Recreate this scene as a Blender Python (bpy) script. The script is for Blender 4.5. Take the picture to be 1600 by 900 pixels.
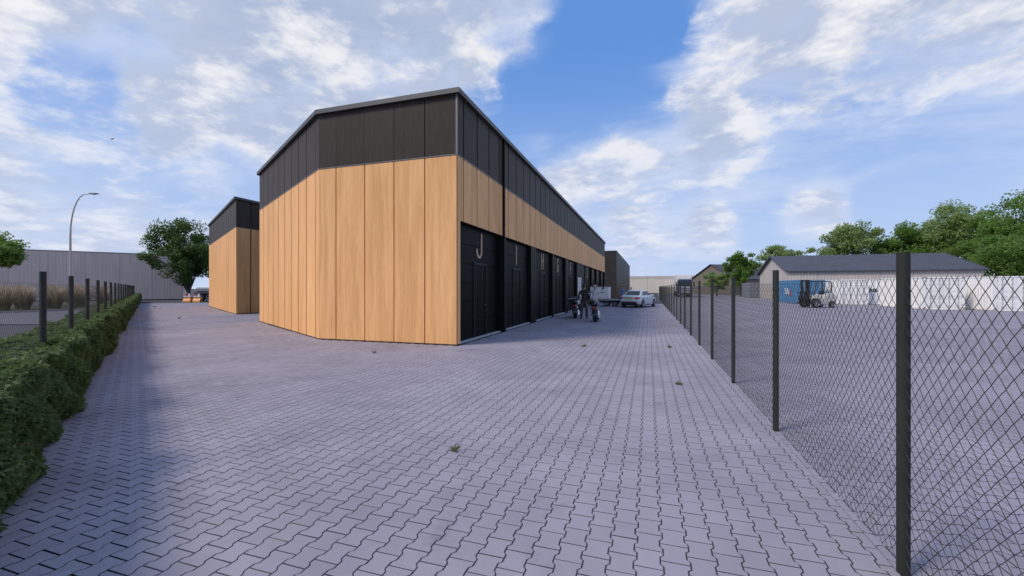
import bpy, bmesh, math, random
import numpy as np
from mathutils import Vector, Matrix
for o in list(bpy.data.objects): bpy.data.objects.remove(o)
S = bpy.context.scene
COL = S.collection
R = math.radians
random.seed(7); RNG = np.random.default_rng(7)

# ---------------------------------------------------------------- camera
YAW = math.atan(213.5/661.0)
cd = bpy.data.cameras.new('camera'); cam = bpy.data.objects.new('camera', cd); COL.objects.link(cam)
cam.location = (0, 0, 1.6); cam.rotation_euler = (R(90), 0, YAW)
cd.sensor_width = 36; cd.lens = 36*661/1600; cd.clip_start = .05; cd.clip_end = 3000
S.camera = cam

# ---------------------------------------------------------------- sky and sun
SUN_AZ = (-.71, -.704); SUN_EL = R(44)
SKY_STRENGTH = .14; SUN_STRENGTH = 2.45
W = bpy.data.worlds.new('World'); S.world = W; W.use_nodes = True
nt = W.node_tree; nt.nodes.clear()
def N(tree, t, **kw):
    n = tree.nodes.new(t)
    for k, v in kw.items(): setattr(n, k, v)
    return n
def link(tree, a, b): tree.links.new(a, b)
def mth(tree, op, a, b=None, c=None, clamp=False):
    n = tree.nodes.new('ShaderNodeMath'); n.operation = op; n.use_clamp = clamp
    for i, x in enumerate((a, b, c)):
        if x is None: continue
        if isinstance(x, (int, float)): n.inputs[i].default_value = x
        else: tree.links.new(x, n.inputs[i])
    return n.outputs[0]
def vmth(tree, op, a, b=None):
    n = tree.nodes.new('ShaderNodeVectorMath'); n.operation = op
    for i, x in enumerate((a, b)):
        if x is None: continue
        if isinstance(x, (tuple, list)): n.inputs[i].default_value = x
        else: tree.links.new(x, n.inputs[i])
    return n.outputs['Value'] if op in ('DOT_PRODUCT', 'LENGTH') else n.outputs[0]
def smooth(tree, x, a, b, lo=0, hi=1):
    n = tree.nodes.new('ShaderNodeMapRange'); n.interpolation_type = 'SMOOTHSTEP'; n.clamp = True
    tree.links.new(x, n.inputs[0])
    for i, v in zip((1, 2, 3, 4), (a, b, lo, hi)): n.inputs[i].default_value = v
    return n.outputs[0]
def noise(tree, vec, scale, detail=4, rough=.5, dist=0.):
    n = tree.nodes.new('ShaderNodeTexNoise'); tree.links.new(vec, n.inputs['Vector'])
    n.inputs['Scale'].default_value = scale; n.inputs['Detail'].default_value = detail
    n.inputs['Roughness'].default_value = rough; n.inputs['Distortion'].default_value = dist
    return n.outputs[0]
def mixc(tree, f, a, b, mode='MIX'):
    n = tree.nodes.new('ShaderNodeMix'); n.data_type = 'RGBA'; n.blend_type = mode
    for sock, x in ((n.inputs[0], f), (n.inputs[6], a), (n.inputs[7], b)):
        if isinstance(x, (int, float)): sock.default_value = x
        elif isinstance(x, tuple): sock.default_value = (*x, 1) if len(x) == 3 else x
        else: tree.links.new(x, sock)
    return n.outputs[2]
def build_sky():
    sky = N(nt, 'ShaderNodeTexSky', sky_type='NISHITA', sun_disc=False)
    sky.sun_elevation = SUN_EL; sky.sun_rotation = math.atan2(*SUN_AZ) % (2*math.pi)
    sky.air_density = 1.0; sky.dust_density = .6; sky.ozone_density = 2.2; sky.altitude = 50
    tc = N(nt, 'ShaderNodeTexCoord')
    d = vmth(nt, 'NORMALIZE', tc.outputs['Generated'])
    sp = N(nt, 'ShaderNodeSeparateXYZ'); link(nt, d, sp.inputs[0])
    z = mth(nt, 'MAXIMUM', sp.outputs[2], 0.0)
    k = mth(nt, 'DIVIDE', 1.0, mth(nt, 'ADD', z, .22))
    cb = N(nt, 'ShaderNodeCombineXYZ')
    link(nt, mth(nt, 'MULTIPLY', sp.outputs[0], k), cb.inputs[0])
    link(nt, mth(nt, 'MULTIPLY', sp.outputs[1], k), cb.inputs[1])
    link(nt, mth(nt, 'MULTIPLY', z, 1.5), cb.inputs[2])
    p = cb.outputs[0]
    n1 = noise(nt, p, 3.9, 12, .62, .12)          # billows
    n2 = noise(nt, p, .75, 3, .5, .2)             # broad cover
    n3 = noise(nt, vmth(nt, 'ADD', p, (.14, .11, -.10)), 3.9, 12, .62, .12)  # the same billows seen towards the sun
    n4 = noise(nt, vmth(nt, 'MULTIPLY', p, (1., 2.2, 1.)), 1.1, 7, .6, .5)   # thin streaks
    wob = N(nt, 'ShaderNodeTexNoise'); link(nt, d, wob.inputs['Vector']); wob.inputs['Scale'].default_value = 5; wob.inputs['Detail'].default_value = 4
    dw = vmth(nt, 'NORMALIZE', vmth(nt, 'ADD', d, vmth(nt, 'MULTIPLY', vmth(nt, 'SUBTRACT', wob.outputs['Color'], (.5, .5, .5)), (.16, .16, .16))))
    fw = N(nt, 'ShaderNodeTexNoise'); link(nt, d, fw.inputs['Vector']); fw.inputs['Scale'].default_value = 22; fw.inputs['Detail'].default_value = 4
    ds = vmth(nt, 'NORMALIZE', vmth(nt, 'ADD', d, vmth(nt, 'MULTIPLY', vmth(nt, 'SUBTRACT', fw.outputs['Color'], (.5, .5, .5)), (.07, .07, .035))))
    cov = None   # cloud banks as world directions
    for (dx, dy, dz, rad, wgt) in CLOUD_BANKS:
        dot = vmth(nt, 'DOT_PRODUCT', dw if rad > 4.5 else ds, (dx, dy, dz))
        s = smooth(nt, dot, math.cos(R(rad*2.0)), 1.0, 0, wgt)
        cov = s if cov is None else mth(nt, 'ADD', cov, s)
    cov = mth(nt, 'MINIMUM', mth(nt, 'MAXIMUM', cov, -.3), .30)
    base = mth(nt, 'ADD', mth(nt, 'MULTIPLY', n2, .30), cov)
    dens = mth(nt, 'SUBTRACT', mth(nt, 'ADD', n1, base), .72)
    mask = smooth(nt, dens, -.03, .24)
    toward = mth(nt, 'SUBTRACT', mth(nt, 'ADD', n3, base), .72)
    shade = mth(nt, 'ADD', mth(nt, 'MULTIPLY', toward, .9), mth(nt, 'MULTIPLY', mth(nt, 'SUBTRACT', toward, dens), 1.2))
    grey = mth(nt, 'ADD', smooth(nt, shade, -.16, .34, 0, .80), smooth(nt, n4, .35, .7, 0, .2))
    ccol = mixc(nt, grey, (6.35, 6.2, 6.2), (2.5, 3.1, 4.4))
    low = smooth(nt, z, .0, .50, 1, 0)
    blue = mixc(nt, .75, sky.outputs[0], (.78, 2.05, 5.2))
    skyc = mixc(nt, mth(nt, 'MULTIPLY', low, .80), blue, (3.6, 4.4, 6.0))
    veil = mth(nt, 'MULTIPLY', smooth(nt, mth(nt, 'ADD', n4, mth(nt, 'MULTIPLY', cov, .8)), .34, .78), .85)
    skyc = mixc(nt, veil, skyc, (4.15, 4.7, 6.0))
    col = mixc(nt, mth(nt, 'MULTIPLY', mask, mth(nt, 'SUBTRACT', .95, mth(nt, 'MULTIPLY', low, .50))), skyc, ccol)
    bg = N(nt, 'ShaderNodeBackground'); bg.inputs[1].default_value = SKY_STRENGTH
    link(nt, col, bg.inputs[0])
    out = N(nt, 'ShaderNodeOutputWorld'); link(nt, bg.outputs[0], out.inputs[0])
CLOUD_BANKS = [ # x, y, z, radius, weight
    (-0.838, 0.391, 0.381, 16, 0.17),
    (-0.892, 0.367, 0.264, 10, 0.08),
    (-0.741, 0.519, 0.426, 8, 0.06),
    (-0.662, 0.614, 0.429, 7, 0.2),
    (-0.548, 0.705, 0.451, 7, 0.2),
    (-0.600, 0.627, 0.496, 8, 0.16),
    (-0.431, 0.751, 0.500, 7, 0.18),
    (-0.463, 0.709, 0.532, 8, 0.14),
    (-0.265, 0.820, 0.508, 5, 0.24),
    (-0.162, 0.833, 0.529, 5, 0.26),
    (-0.412, 0.797, 0.442, 4, 0.14),
    (-0.785, 0.528, 0.323, 3, 0.4),
    (-0.689, 0.654, 0.312, 3.4, 0.32),
    (-0.776, 0.578, 0.251, 3.2, 0.3),
    (-0.842, 0.512, 0.169, 5, 0.08),
    (-0.904, 0.400, 0.149, 10, 0.08),
    (0.259, 0.883, 0.391, 12, 0.14),
    (0.424, 0.845, 0.326, 15, 0.15),
    (0.127, 0.908, 0.399, 7, 0.08),
    (-0.005, 0.941, 0.339, 6, 0.12),
    (-0.127, 0.948, 0.292, 5, 0.16),
    (0.503, 0.835, 0.223, 10, 0.08),
    (0.303, 0.943, 0.135, 2.6, 0.46),
    (0.113, 0.986, 0.120, 2.6, 0.34),
    (-0.018, 0.992, 0.124, 3, 0.3),
    (-0.212, 0.941, 0.262, 4, 0.12),
    (-0.234, 0.880, 0.413, 6, -0.26),
    (-0.079, 0.880, 0.469, 7, -0.27),
    (-0.028, 0.847, 0.530, 7, -0.24),
    (-0.825, 0.502, 0.260, 6, -0.22),
    (-0.759, 0.603, 0.244, 5, -0.22),
    (-0.737, 0.598, 0.313, 4, -0.22),
    (-0.867, 0.436, 0.242, 5, -0.14),
    (0.225, 0.953, 0.203, 11, -0.14),
    (0.477, 0.869, 0.134, 11, -0.18),
    (0.371, 0.926, 0.070, 8, -0.14),
    (-0.329, 0.772, 0.544, 3, -0.16),
]
build_sky()
sl = bpy.data.lights.new('sun', 'SUN'); sl.energy = SUN_STRENGTH; sl.angle = R(15.0); sl.color = (1, .90, .78)
so = bpy.data.objects.new('sun', sl); COL.objects.link(so)
sd = Vector((SUN_AZ[0]*math.cos(SUN_EL), SUN_AZ[1]*math.cos(SUN_EL), math.sin(SUN_EL)))
so.rotation_euler = sd.to_track_quat('Z', 'Y').to_euler(); so.location = (-30, -20, 40)
S.view_settings.view_transform = 'Standard'; S.view_settings.look = 'None'
S.view_settings.exposure = .12; S.view_settings.gamma = 1; S.view_settings.use_curve_mapping = False
S.render.engine = 'CYCLES'; S.cycles.max_bounces = 6

# ---------------------------------------------------------------- materials
def newmat(name):
    m = bpy.data.materials.new(name); m.use_nodes = True
    t = m.node_tree; b = t.nodes['Principled BSDF']
    return m, t, b
def setc(b, c): b.inputs['Base Color'].default_value = (*c, 1)
def pm(name, c, rough=.6, metal=0., var=.12, scale=6., bump=0., bscale=60., spec=.5, stretch=(1, 1, 1)):
    m, t, b = newmat(name)
    g = N(t, 'ShaderNodeNewGeometry')
    v = vmth(t, 'MULTIPLY', g.outputs['Position'], stretch)
    n = noise(t, v, scale, 5, .6)
    f = smooth(t, n, .3, .7)
    lo = tuple(x*(1-var) for x in c); hi = tuple(min(1, x*(1+var)) for x in c)
    link(t, mixc(t, f, lo, hi), b.inputs['Base Color'])
    b.inputs['Roughness'].default_value = rough; b.inputs['Metallic'].default_value = metal
    b.inputs['Specular IOR Level'].default_value = spec
    if bump:
        bn = N(t, 'ShaderNodeBump'); bn.inputs['Strength'].default_value = bump; bn.inputs['Distance'].default_value = .01
        link(t, noise(t, v, bscale, 4, .6), bn.inputs['Height']); link(t, bn.outputs[0], b.inputs['Normal'])
    return m
def paver_mat(name, src, c):
    m, t, b = newmat(name)
    g = N(t, 'ShaderNodeNewGeometry')
    if src == 'attr': a = N(t, 'ShaderNodeAttribute', attribute_name='rnd'); r = a.outputs['Fac']
    elif src == 'obj': r = N(t, 'ShaderNodeObjectInfo').outputs['Random']
    else: r = None
    big = noise(t, g.outputs['Position'], .55, 5, .65, .4)
    fine = noise(t, g.outputs['Position'], 45, 4, .65)
    grit = noise(t, g.outputs['Position'], 420, 2, .6)
    f = mth(t, 'ADD', mth(t, 'MULTIPLY', smooth(t, big, .32, .68), .22), mth(t, 'MULTIPLY', fine, .10))
    f = mth(t, 'ADD', f, mth(t, 'MULTIPLY', grit, .12))
    if r is not None: f = mth(t, 'ADD', f, mth(t, 'MULTIPLY', r, .10))
    else: f = mth(t, 'ADD', f, .05)
    f = mth(t, 'ADD', f, .73)
    st = noise(t, g.outputs['Position'], 1.3, 6, .7, .6)
    stain = smooth(t, st, .57, .74, 1, .72)
    f = mth(t, 'MULTIPLY', f, stain)
    mc = N(t, 'ShaderNodeVectorMath', operation='SCALE'); mc.inputs[0].default_value = c
    link(t, f, mc.inputs['Scale']); link(t, mc.outputs[0], b.inputs['Base Color'])
    b.inputs['Roughness'].default_value = .85; b.inputs['Specular IOR Level'].default_value = .18
    bn = N(t, 'ShaderNodeBump'); bn.inputs['Strength'].default_value = .25; bn.inputs['Distance'].default_value = .003
    link(t, mth(t, 'ADD', fine, mth(t, 'MULTIPLY', grit, .6)), bn.inputs['Height']); link(t, bn.outputs[0], b.inputs['Normal'])
    return m
def wood_mat(name, c):
    m, t, b = newmat(name)
    g = N(t, 'ShaderNodeNewGeometry'); oi = N(t, 'ShaderNodeObjectInfo')
    off = N(t, 'ShaderNodeCombineXYZ'); link(t, mth(t, 'MULTIPLY', oi.outputs['Random'], 37.), off.inputs[2])
    v = vmth(t, 'ADD', vmth(t, 'MULTIPLY', g.outputs['Position'], (1, 1, .055)), off.outputs[0])
    n1 = noise(t, v, 9, 6, .62, .5); n2 = noise(t, v, 60, 4, .6); n3 = noise(t, vmth(t, 'MULTIPLY', v, (1, 1, 2.2)), 2.0, 3, .5)
    f = mth(t, 'ADD', mth(t, 'MULTIPLY', n1, .5), mth(t, 'ADD', mth(t, 'MULTIPLY', n2, .25), mth(t, 'MULTIPLY', n3, .3)))
    f = smooth(t, f, .38, .67)
    col = mixc(t, f, tuple(x*y for x, y in zip(c, (.80, .76, .70))), tuple(x*y for x, y in zip(c, (1.07, 1.09, 1.12))))
    vo = N(t, 'ShaderNodeTexVoronoi'); vo.inputs['Scale'].default_value = 1.5
    link(t, vmth(t, 'ADD', vmth(t, 'MULTIPLY', g.outputs['Position'], (1.6, 1.6, .5)), off.outputs[0]), vo.inputs['Vector'])
    kn = smooth(t, vo.outputs['Distance'], .015, .075, .38, 0)
    col = mixc(t, kn, col, tuple(x*.45 for x in c))
    tone = mth(t, 'ADD', mth(t, 'MULTIPLY', oi.outputs['Random'], .10), .95)
    sc = N(t, 'ShaderNodeVectorMath', operation='SCALE'); link(t, col, sc.inputs[0]); link(t, tone, sc.inputs['Scale'])
    link(t, sc.outputs[0], b.inputs['Base Color'])
    b.inputs['Roughness'].default_value = .55; b.inputs['Specular IOR Level'].default_value = .12
    bn = N(t, 'ShaderNodeBump'); bn.inputs['Strength'].default_value = .12; bn.inputs['Distance'].default_value = .004
    link(t, n2, bn.inputs['Height']); link(t, bn.outputs[0], b.inputs['Normal'])
    return m
def rib_mat(name, c, rough=.42, freq=34., metal=.0, streak=.3):
    m, t, b = newmat(name)
    g = N(t, 'ShaderNodeNewGeometry'); oi = N(t, 'ShaderNodeObjectInfo')
    sp = N(t, 'ShaderNodeSeparateXYZ'); link(t, g.outputs['Position'], sp.inputs[0])
    u = mth(t, 'ADD', mth(t, 'MULTIPLY', sp.outputs[0], 1.0), mth(t, 'MULTIPLY', sp.outputs[1], .87))
    w = mth(t, 'SINE', mth(t, 'MULTIPLY', u, freq*2*math.pi))
    v = vmth(t, 'MULTIPLY', g.outputs['Position'], (1, 1, .07))
    n1 = noise(t, v, 26, 5, .7)
    f = mth(t, 'ADD', mth(t, 'MULTIPLY', smooth(t, n1, .3, .72), streak), mth(t, 'MULTIPLY', oi.outputs['Random'], .16))
    col = mixc(t, f, c, tuple(min(1, x*2.1+.01) for x in c))
    link(t, col, b.inputs['Base Color'])
    b.inputs['Roughness'].default_value = rough; b.inputs['Metallic'].default_value = metal; b.inputs['Specular IOR Level'].default_value = .12
    bn = N(t, 'ShaderNodeBump'); bn.inputs['Strength'].default_value = .35; bn.inputs['Distance'].default_value = .004
    link(t, mth(t, 'SIGN', w), bn.inputs['Height']); link(t, bn.outputs[0], b.inputs['Normal'])
    return m
def leaf_mat(name, c0, c1, trans=.35, rough=.5):
    m, t, b = newmat(name)
    a = N(t, 'ShaderNodeAttribute', attribute_name='rnd')
    col = mixc(t, a.outputs['Fac'], c0, c1)
    link(t, col, b.inputs['Base Color']); b.inputs['Roughness'].default_value = rough
    b.inputs['Specular IOR Level'].default_value = .35
    tr = N(t, 'ShaderNodeBsdfTranslucent'); link(t, mixc(t, .5, col, tuple(min(1, x*1.6) for x in c1)), tr.inputs[0])
    mx = N(t, 'ShaderNodeMixShader'); mx.inputs[0].default_value = trans
    link(t, b.outputs[0], mx.inputs[1]); link(t, tr.outputs[0], mx.inputs[2])
    link(t, mx.outputs[0], t.nodes['Material Output'].inputs[0])
    return m
def glass_mat(name, c=(.02, .025, .03)):
    m, t, b = newmat(name); setc(b, c); b.inputs['Roughness'].default_value = .04
    b.inputs['Specular IOR Level'].default_value = .35
    return m
PAVC = (.325, .295, .332)
M = {}
M['paver'] = paver_mat('paver_blocks', 'attr', PAVC); M['paver_one'] = paver_mat('paver_block', 'obj', PAVC)
YC = (.312, .285, .325)
M['yard'] = paver_mat('yard_blocks', 'attr', YC); M['yard_one'] = paver_mat('yard_block', 'obj', YC)
M['yard_plain'] = paver_mat('yard_surface', None, tuple(x*.90 for x in YC))
M['joint'] = pm('joint_sand', (.05, .049, .060), .95, bump=.3)
M['asphalt'] = pm('asphalt', (.055, .055, .062), .9, var=.2, scale=1.5, bump=.4, bscale=120)
M['footway'] = pm('footway_asphalt', (.11, .108, .12), .9, var=.15, scale=2, bump=.3, bscale=100)
M['kerb'] = pm('kerb_concrete', (.34, .33, .33), .85, bump=.2)
M['soil'] = pm('soil', (.06, .045, .03), .95, bump=.6, bscale=30)
M['wood'] = wood_mat('wood_panel', (.88, .475, .205))
M['woodlet'] = pm('letter_wood', (.55, .36, .24), .55, scale=14)
M['clad'] = rib_mat('dark_cladding', (.044, .033, .0265), .5, 32., .0)
M['clad_far'] = rib_mat('dark_cladding_plain', (.035, .031, .029), .5, 20.)
M['core'] = pm('wall_core_black', (.012, .011, .011), .7)
M['trim'] = pm('roof_trim_metal', (.075, .075, .077), .45, .3, var=.06)
M['flash'] = pm('flashing_metal', (.16, .155, .155), .4, .4, var=.06)
M['brownseam'] = pm('base_rail', (.05, .03, .02), .7)
M['door'] = pm('garage_door_black', (.0045, .004, .0038), .5, var=.1, scale=3, spec=.08)
M['doorfr'] = pm('door_frame_anthracite', (.016, .015, .015), .5, .0, var=.08, spec=.2)
M['pier'] = pm('pier_black', (.009, .0085, .008), .5, 0, spec=.12)
M['thresh'] = pm('threshold_concrete', (.42, .42, .44), .8)
M['whitedoor'] = pm('white_door', (.62, .60, .57), .5)
M['roofdk'] = pm('roof_membrane', (.05, .05, .055), .8)
M['post'] = pm('fence_post', (.030, .032, .027), .55, .0, var=.2, scale=3, spec=.25)
M['wire'] = pm('fence_wire', (.035, .036, .036), .6, .0, spec=.2)
M['postL'] = M['post']
M['hedge'] = leaf_mat('hedge_leaves', (.040, .066, .018), (.17, .235, .080), .3, .6)
M['hedgecore'] = pm('hedge_core', (.012, .018, .006), .9, var=.4, scale=20)
M['bark'] = pm('bark', (.075, .06, .048), .9, var=.3, scale=8, bump=.7, bscale=25, stretch=(1, 1, .3))
M['leafD'] = leaf_mat('leaves_dark', (.028, .060, .012), (.115, .19, .038), .35)
M['leafM'] = leaf_mat('leaves_mid', (.06, .12, .020), (.21, .33, .065), .5)
M['leafL'] = leaf_mat('leaves_pale', (.13, .20, .06), (.34, .43, .16), .5)
M['reed'] = leaf_mat('reed_blades', (.11, .135, .06), (.30, .28, .16), .3)
M['plume'] = leaf_mat('reed_plumes', (.30, .21, .145), (.55, .44, .32), .3)
M['weed'] = leaf_mat('weed_leaves', (.09, .12, .05), (.24, .28, .13), .3)

# ---------------------------------------------------------------- mesh helpers
class G:
    def __init__(s): s.v = []; s.f = []; s.sm = []
    def add(s, vs, fs, sm=False, M4=None):
        o = len(s.v)
        if M4 is not None: vs = [M4 @ Vector(p) for p in vs]
        s.v += [tuple(p) for p in vs]; s.f += [tuple(i+o for i in f) for f in fs]; s.sm += [sm]*len(fs)
        return s
    def convex(s, vs, fs, M4=None):
        c = sum((Vector(p) for p in vs), Vector())/len(vs); out = []
        for f in fs:
            a, b_, d = (Vector(vs[i]) for i in f[:3]); n = (b_-a).cross(d-a)
            m = sum((Vector(vs[i]) for i in f), Vector())/len(f)
            out.append(tuple(f) if n.dot(m-c) >= 0 else tuple(reversed(f)))
        return s.add(vs, out, False, M4)
    def box(s, x0, x1, y0, y1, z0, z1, M4=None):
        vs = [(x, y, z) for x in (x0, x1) for y in (y0, y1) for z in (z0, z1)]
        return s.convex(vs, [(0, 1, 3, 2), (4, 6, 7, 5), (0, 4, 5, 1), (2, 3, 7, 6), (0, 2, 6, 4), (1, 5, 7, 3)], M4)
    def cbox(s, x0, x1, y0, y1, z0, z1, b=.01, M4=None):
        c = ((x0+x1)/2, (y0+y1)/2, (z0+z1)/2); h = (abs(x1-x0)/2, abs(y1-y0)/2, abs(z1-z0)/2)
        b = min(b, min(h)*.9); vs = []; idx = {}
        for sx in (-1, 1):
            for sy in (-1, 1):
                for sz in (-1, 1):
                    sg = (sx, sy, sz)
                    for a in range(3):
                        idx[sg, a] = len(vs)
                        vs.append(tuple(c[i]+sg[i]*(h[i] if i == a else h[i]-b) for i in range(3)))
        fs = []
        for a in range(3):
            o = [i for i in range(3) if i != a]
            for sa in (-1, 1):
                q = []
                for (p, r) in ((-1, -1), (1, -1), (1, 1), (-1, 1)):
                    sg = [0]*3; sg[a] = sa; sg[o[0]] = p; sg[o[1]] = r; q.append(idx[tuple(sg), a])
                fs.append(tuple(q))
            for p in (-1, 1):
                for r in (-1, 1):
                    q = []
                    for (sa, w) in ((-1, o[0]), (1, o[0]), (1, o[1]), (-1, o[1])):
                        sg = [0]*3; sg[a] = sa; sg[o[0]] = p; sg[o[1]] = r; q.append(idx[tuple(sg), w])
                    fs.append(tuple(q))
        for sx in (-1, 1):
            for sy in (-1, 1):
                for sz in (-1, 1): fs.append(tuple(idx[(sx, sy, sz), a] for a in range(3)))
        return s.convex(vs, fs, M4)
    def tube(s, pts, r, n=8, cap=True, sm=True, M4=None):
        pts = [Vector(p) for p in pts]; rs = r if isinstance(r, (list, tuple)) else [r]*len(pts)
        vs = []; fs = []; u = None
        for i, p in enumerate(pts):
            t = (pts[min(i+1, len(pts)-1)]-pts[max(i-1, 0)]).normalized()
            if u is None: u = t.orthogonal().normalized()
            else: u = (u-t*u.dot(t)); u = u.normalized() if u.length > 1e-6 else t.orthogonal().normalized()
            w = t.cross(u)
            for k in range(n):
                a = 2*math.pi*k/n; vs.append(p+(u*math.cos(a)+w*math.sin(a))*rs[i])
        for i in range(len(pts)-1):
            for k in range(n):
                k2 = (k+1) % n; fs.append((i*n+k, i*n+k2, (i+1)*n+k2, (i+1)*n+k))
        s.add(vs, fs, sm, M4)
        if cap:
            m = (len(pts)-1)*n
            s.add([vs[k] for k in range(n)], [tuple(reversed(range(n)))], False, M4)
            s.add([vs[m+k] for k in range(n)], [tuple(range(n))], False, M4)
        return s
    def torus(s, c, axis, R0, r, n=24, m=8, sx=1., M4=None):
        c = Vector(c); ax = Vector(axis).normalized(); u = ax.orthogonal().normalized(); w = ax.cross(u); vs = []; fs = []
        for i in range(n):
            a = 2*math.pi*i/n; d = u*math.cos(a)+w*math.sin(a)
            for j in range(m):
                b = 2*math.pi*j/m; vs.append(c+d*(R0+r*math.cos(b))+ax*(r*sx*math.sin(b)))
        for i in range(n):
            for j in range(m):
                fs.append((i*m+j, ((i+1) % n)*m+j, ((i+1) % n)*m+(j+1) % m, i*m+(j+1) % m))
        return s.add(vs, fs, True, M4)
    def ball(s, c, r, n=12, m=8, M4=None):
        rx, ry, rz = r if isinstance(r, tuple) else (r, r, r); vs = [(c[0], c[1], c[2]+rz)]; fs = []
        for j in range(1, m):
            t = math.pi*j/m
            for i in range(n):
                a = 2*math.pi*i/n; vs.append((c[0]+rx*math.sin(t)*math.cos(a), c[1]+ry*math.sin(t)*math.sin(a), c[2]+rz*math.cos(t)))
        vs.append((c[0], c[1], c[2]-rz)); L = len(vs)-1
        for i in range(n):
            fs.append((0, 1+i, 1+(i+1) % n)); fs.append((L, L-n+(i+1) % n, L-n+i))
            for j in range(m-2):
                a = 1+j*n; fs.append((a+i, a+n+i, a+n+(i+1) % n, a+(i+1) % n))
        return s.add(vs, fs, True, M4)
    def prism(s, poly, z0, z1, M4=None):
        n = len(poly); vs = [(x, y, z0) for x, y in poly]+[(x, y, z1) for x, y in poly]
        A = sum(poly[i][0]*poly[(i+1) % n][1]-poly[(i+1) % n][0]*poly[i][1] for i in range(n))
        fs = [tuple(reversed(range(n))), tuple(range(n, 2*n))]+[(i, (i+1) % n, n+(i+1) % n, n+i) for i in range(n)]
        if A < 0: fs = [tuple(reversed(f)) for f in fs]
        return s.add(vs, fs, False, M4)
    def loft(s, rings, sm=True, cap=True, closed=True, M4=None):
        n = len(rings[0]); vs = [p for r in rings for p in r]; fs = []
        for i in range(len(rings)-1):
            for k in range(n if closed else n-1):
                k2 = (k+1) % n; fs.append((i*n+k, i*n+k2, (i+1)*n+k2, (i+1)*n+k))
        s.add(vs, fs, sm, M4)
        if cap:
            s.add(rings[0], [tuple(reversed(range(n)))], False, M4); s.add(rings[-1], [tuple(range(n))], False, M4)
        return s
    def mesh(s, name, mat=None):
        me = bpy.data.meshes.new(name); me.from_pydata(s.v, [], s.f)
        me.polygons.foreach_set('use_smooth', s.sm)
        if mat: me.materials.append(mat)
        me.update(); return me
    def build(s, name, mat, parent=None): return ob(name, s.mesh(name, mat), parent)
def ob(name, me, parent=None, loc=None):
    o = bpy.data.objects.new(name, me); COL.objects.link(o)
    if parent is not None: o.parent = parent
    if loc: o.location = loc
    return o
def tag(o, label=None, cat=None, group=None, kind=None):
    if label: o['label'] = label
    if cat: o['category'] = cat
    if group: o['group'] = group
    if kind: o['kind'] = kind
    return o
def thing(name, label, cat, loc=(0, 0, 0), rz=0, group=None):
    o = bpy.data.objects.new(name, None); COL.objects.link(o); o.empty_display_size = .2
    o.location = loc; o.rotation_euler = (0, 0, rz)
    return tag(o, label, cat, group)
def copy_tree(o, parent=None):
    c = o.copy(); COL.objects.link(c); c.parent = parent
    for ch in list(o.children): copy_tree(ch, c)
    return c
def npmesh(name, V, F, mat, rnd=None):
    """V (n,3), F (m,k) equal-sized polygons"""
    me = bpy.data.meshes.new(name); m, k = F.shape
    me.vertices.add(len(V)); me.vertices.foreach_set('co', np.ascontiguousarray(V, dtype=np.float32).ravel())
    me.loops.add(m*k); me.loops.foreach_set('vertex_index', F.astype(np.int32).ravel())
    me.polygons.add(m); me.polygons.foreach_set('loop_start', (np.arange(m)*k).astype(np.int32))
    me.polygons.foreach_set('use_smooth', np.zeros(m, dtype=bool)); me.update(calc_edges=True)
    if rnd is not None:
        a = me.attributes.new('rnd', 'FLOAT', 'FACE'); a.data.foreach_set('value', rnd.astype(np.float32))
    me.materials.append(mat); return me
def leaves(name, P, D, L, Wd, mat, parent=None, rnd=None, up=None, fold=.0):
    """diamond leaves: centres P, direction D (unit), length L, width Wd"""
    n = len(P); r = RNG.normal(size=(n, 3)) if up is None else up
    side = np.cross(D, r); side /= (np.linalg.norm(side, axis=1, keepdims=True)+1e-9)
    L = np.broadcast_to(np.asarray(L, float), (n,))[:, None]; Wd = np.broadcast_to(np.asarray(Wd, float), (n,))[:, None]
    V = np.empty((n, 4, 3)); V[:, 0] = P-D*L*.5; V[:, 2] = P+D*L*.5
    V[:, 1] = P+side*Wd*.5-D*L*.05; V[:, 3] = P-side*Wd*.5-D*L*.05
    F = np.arange(n*4).reshape(n, 4)
    me = npmesh(name, V.reshape(-1, 3), F, mat, RNG.random(n) if rnd is None else rnd)
    return ob(name, me, parent)
def unit(a): return a/(np.linalg.norm(a, axis=1, keepdims=True)+1e-9)
def text_mesh(txt, size, depth, mat, sx=1., offset=0.):
    cu = bpy.data.curves.new('t', 'FONT'); cu.body = txt; cu.size = size; cu.extrude = depth/2; cu.offset = offset; cu.align_x = 'CENTER'
    cu.resolution_u = 4
    o = bpy.data.objects.new('t', cu); COL.objects.link(o)
    dg = bpy.context.evaluated_depsgraph_get(); dg.update()
    me = bpy.data.meshes.new_from_object(o.evaluated_get(dg)); bpy.data.objects.remove(o)
    me.transform(Matrix.Diagonal((sx, 1, 1, 1))); me.materials.clear(); me.materials.append(mat); me.name = 'letter'
    return me
def corrugated(L, H, pitch, depth, flip=False):
    """trapezoid profile along +x, height along +z, relief towards -y"""
    pts = []; x = 0.; 
    while x < L-1e-6:
        for f, d in ((0, 0), (.36, 0), (.5, depth), (.86, depth)):
            if x+f*pitch <= L: pts.append((x+f*pitch, -d))
        x += pitch
    pts.append((L, 0)); n = len(pts)
    vs = [(px, py, 0) for px, py in pts]+[(px, py, H) for px, py in pts]
    return vs, [(i, i+1, n+i+1, n+i) for i in range(n-1)]

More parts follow.
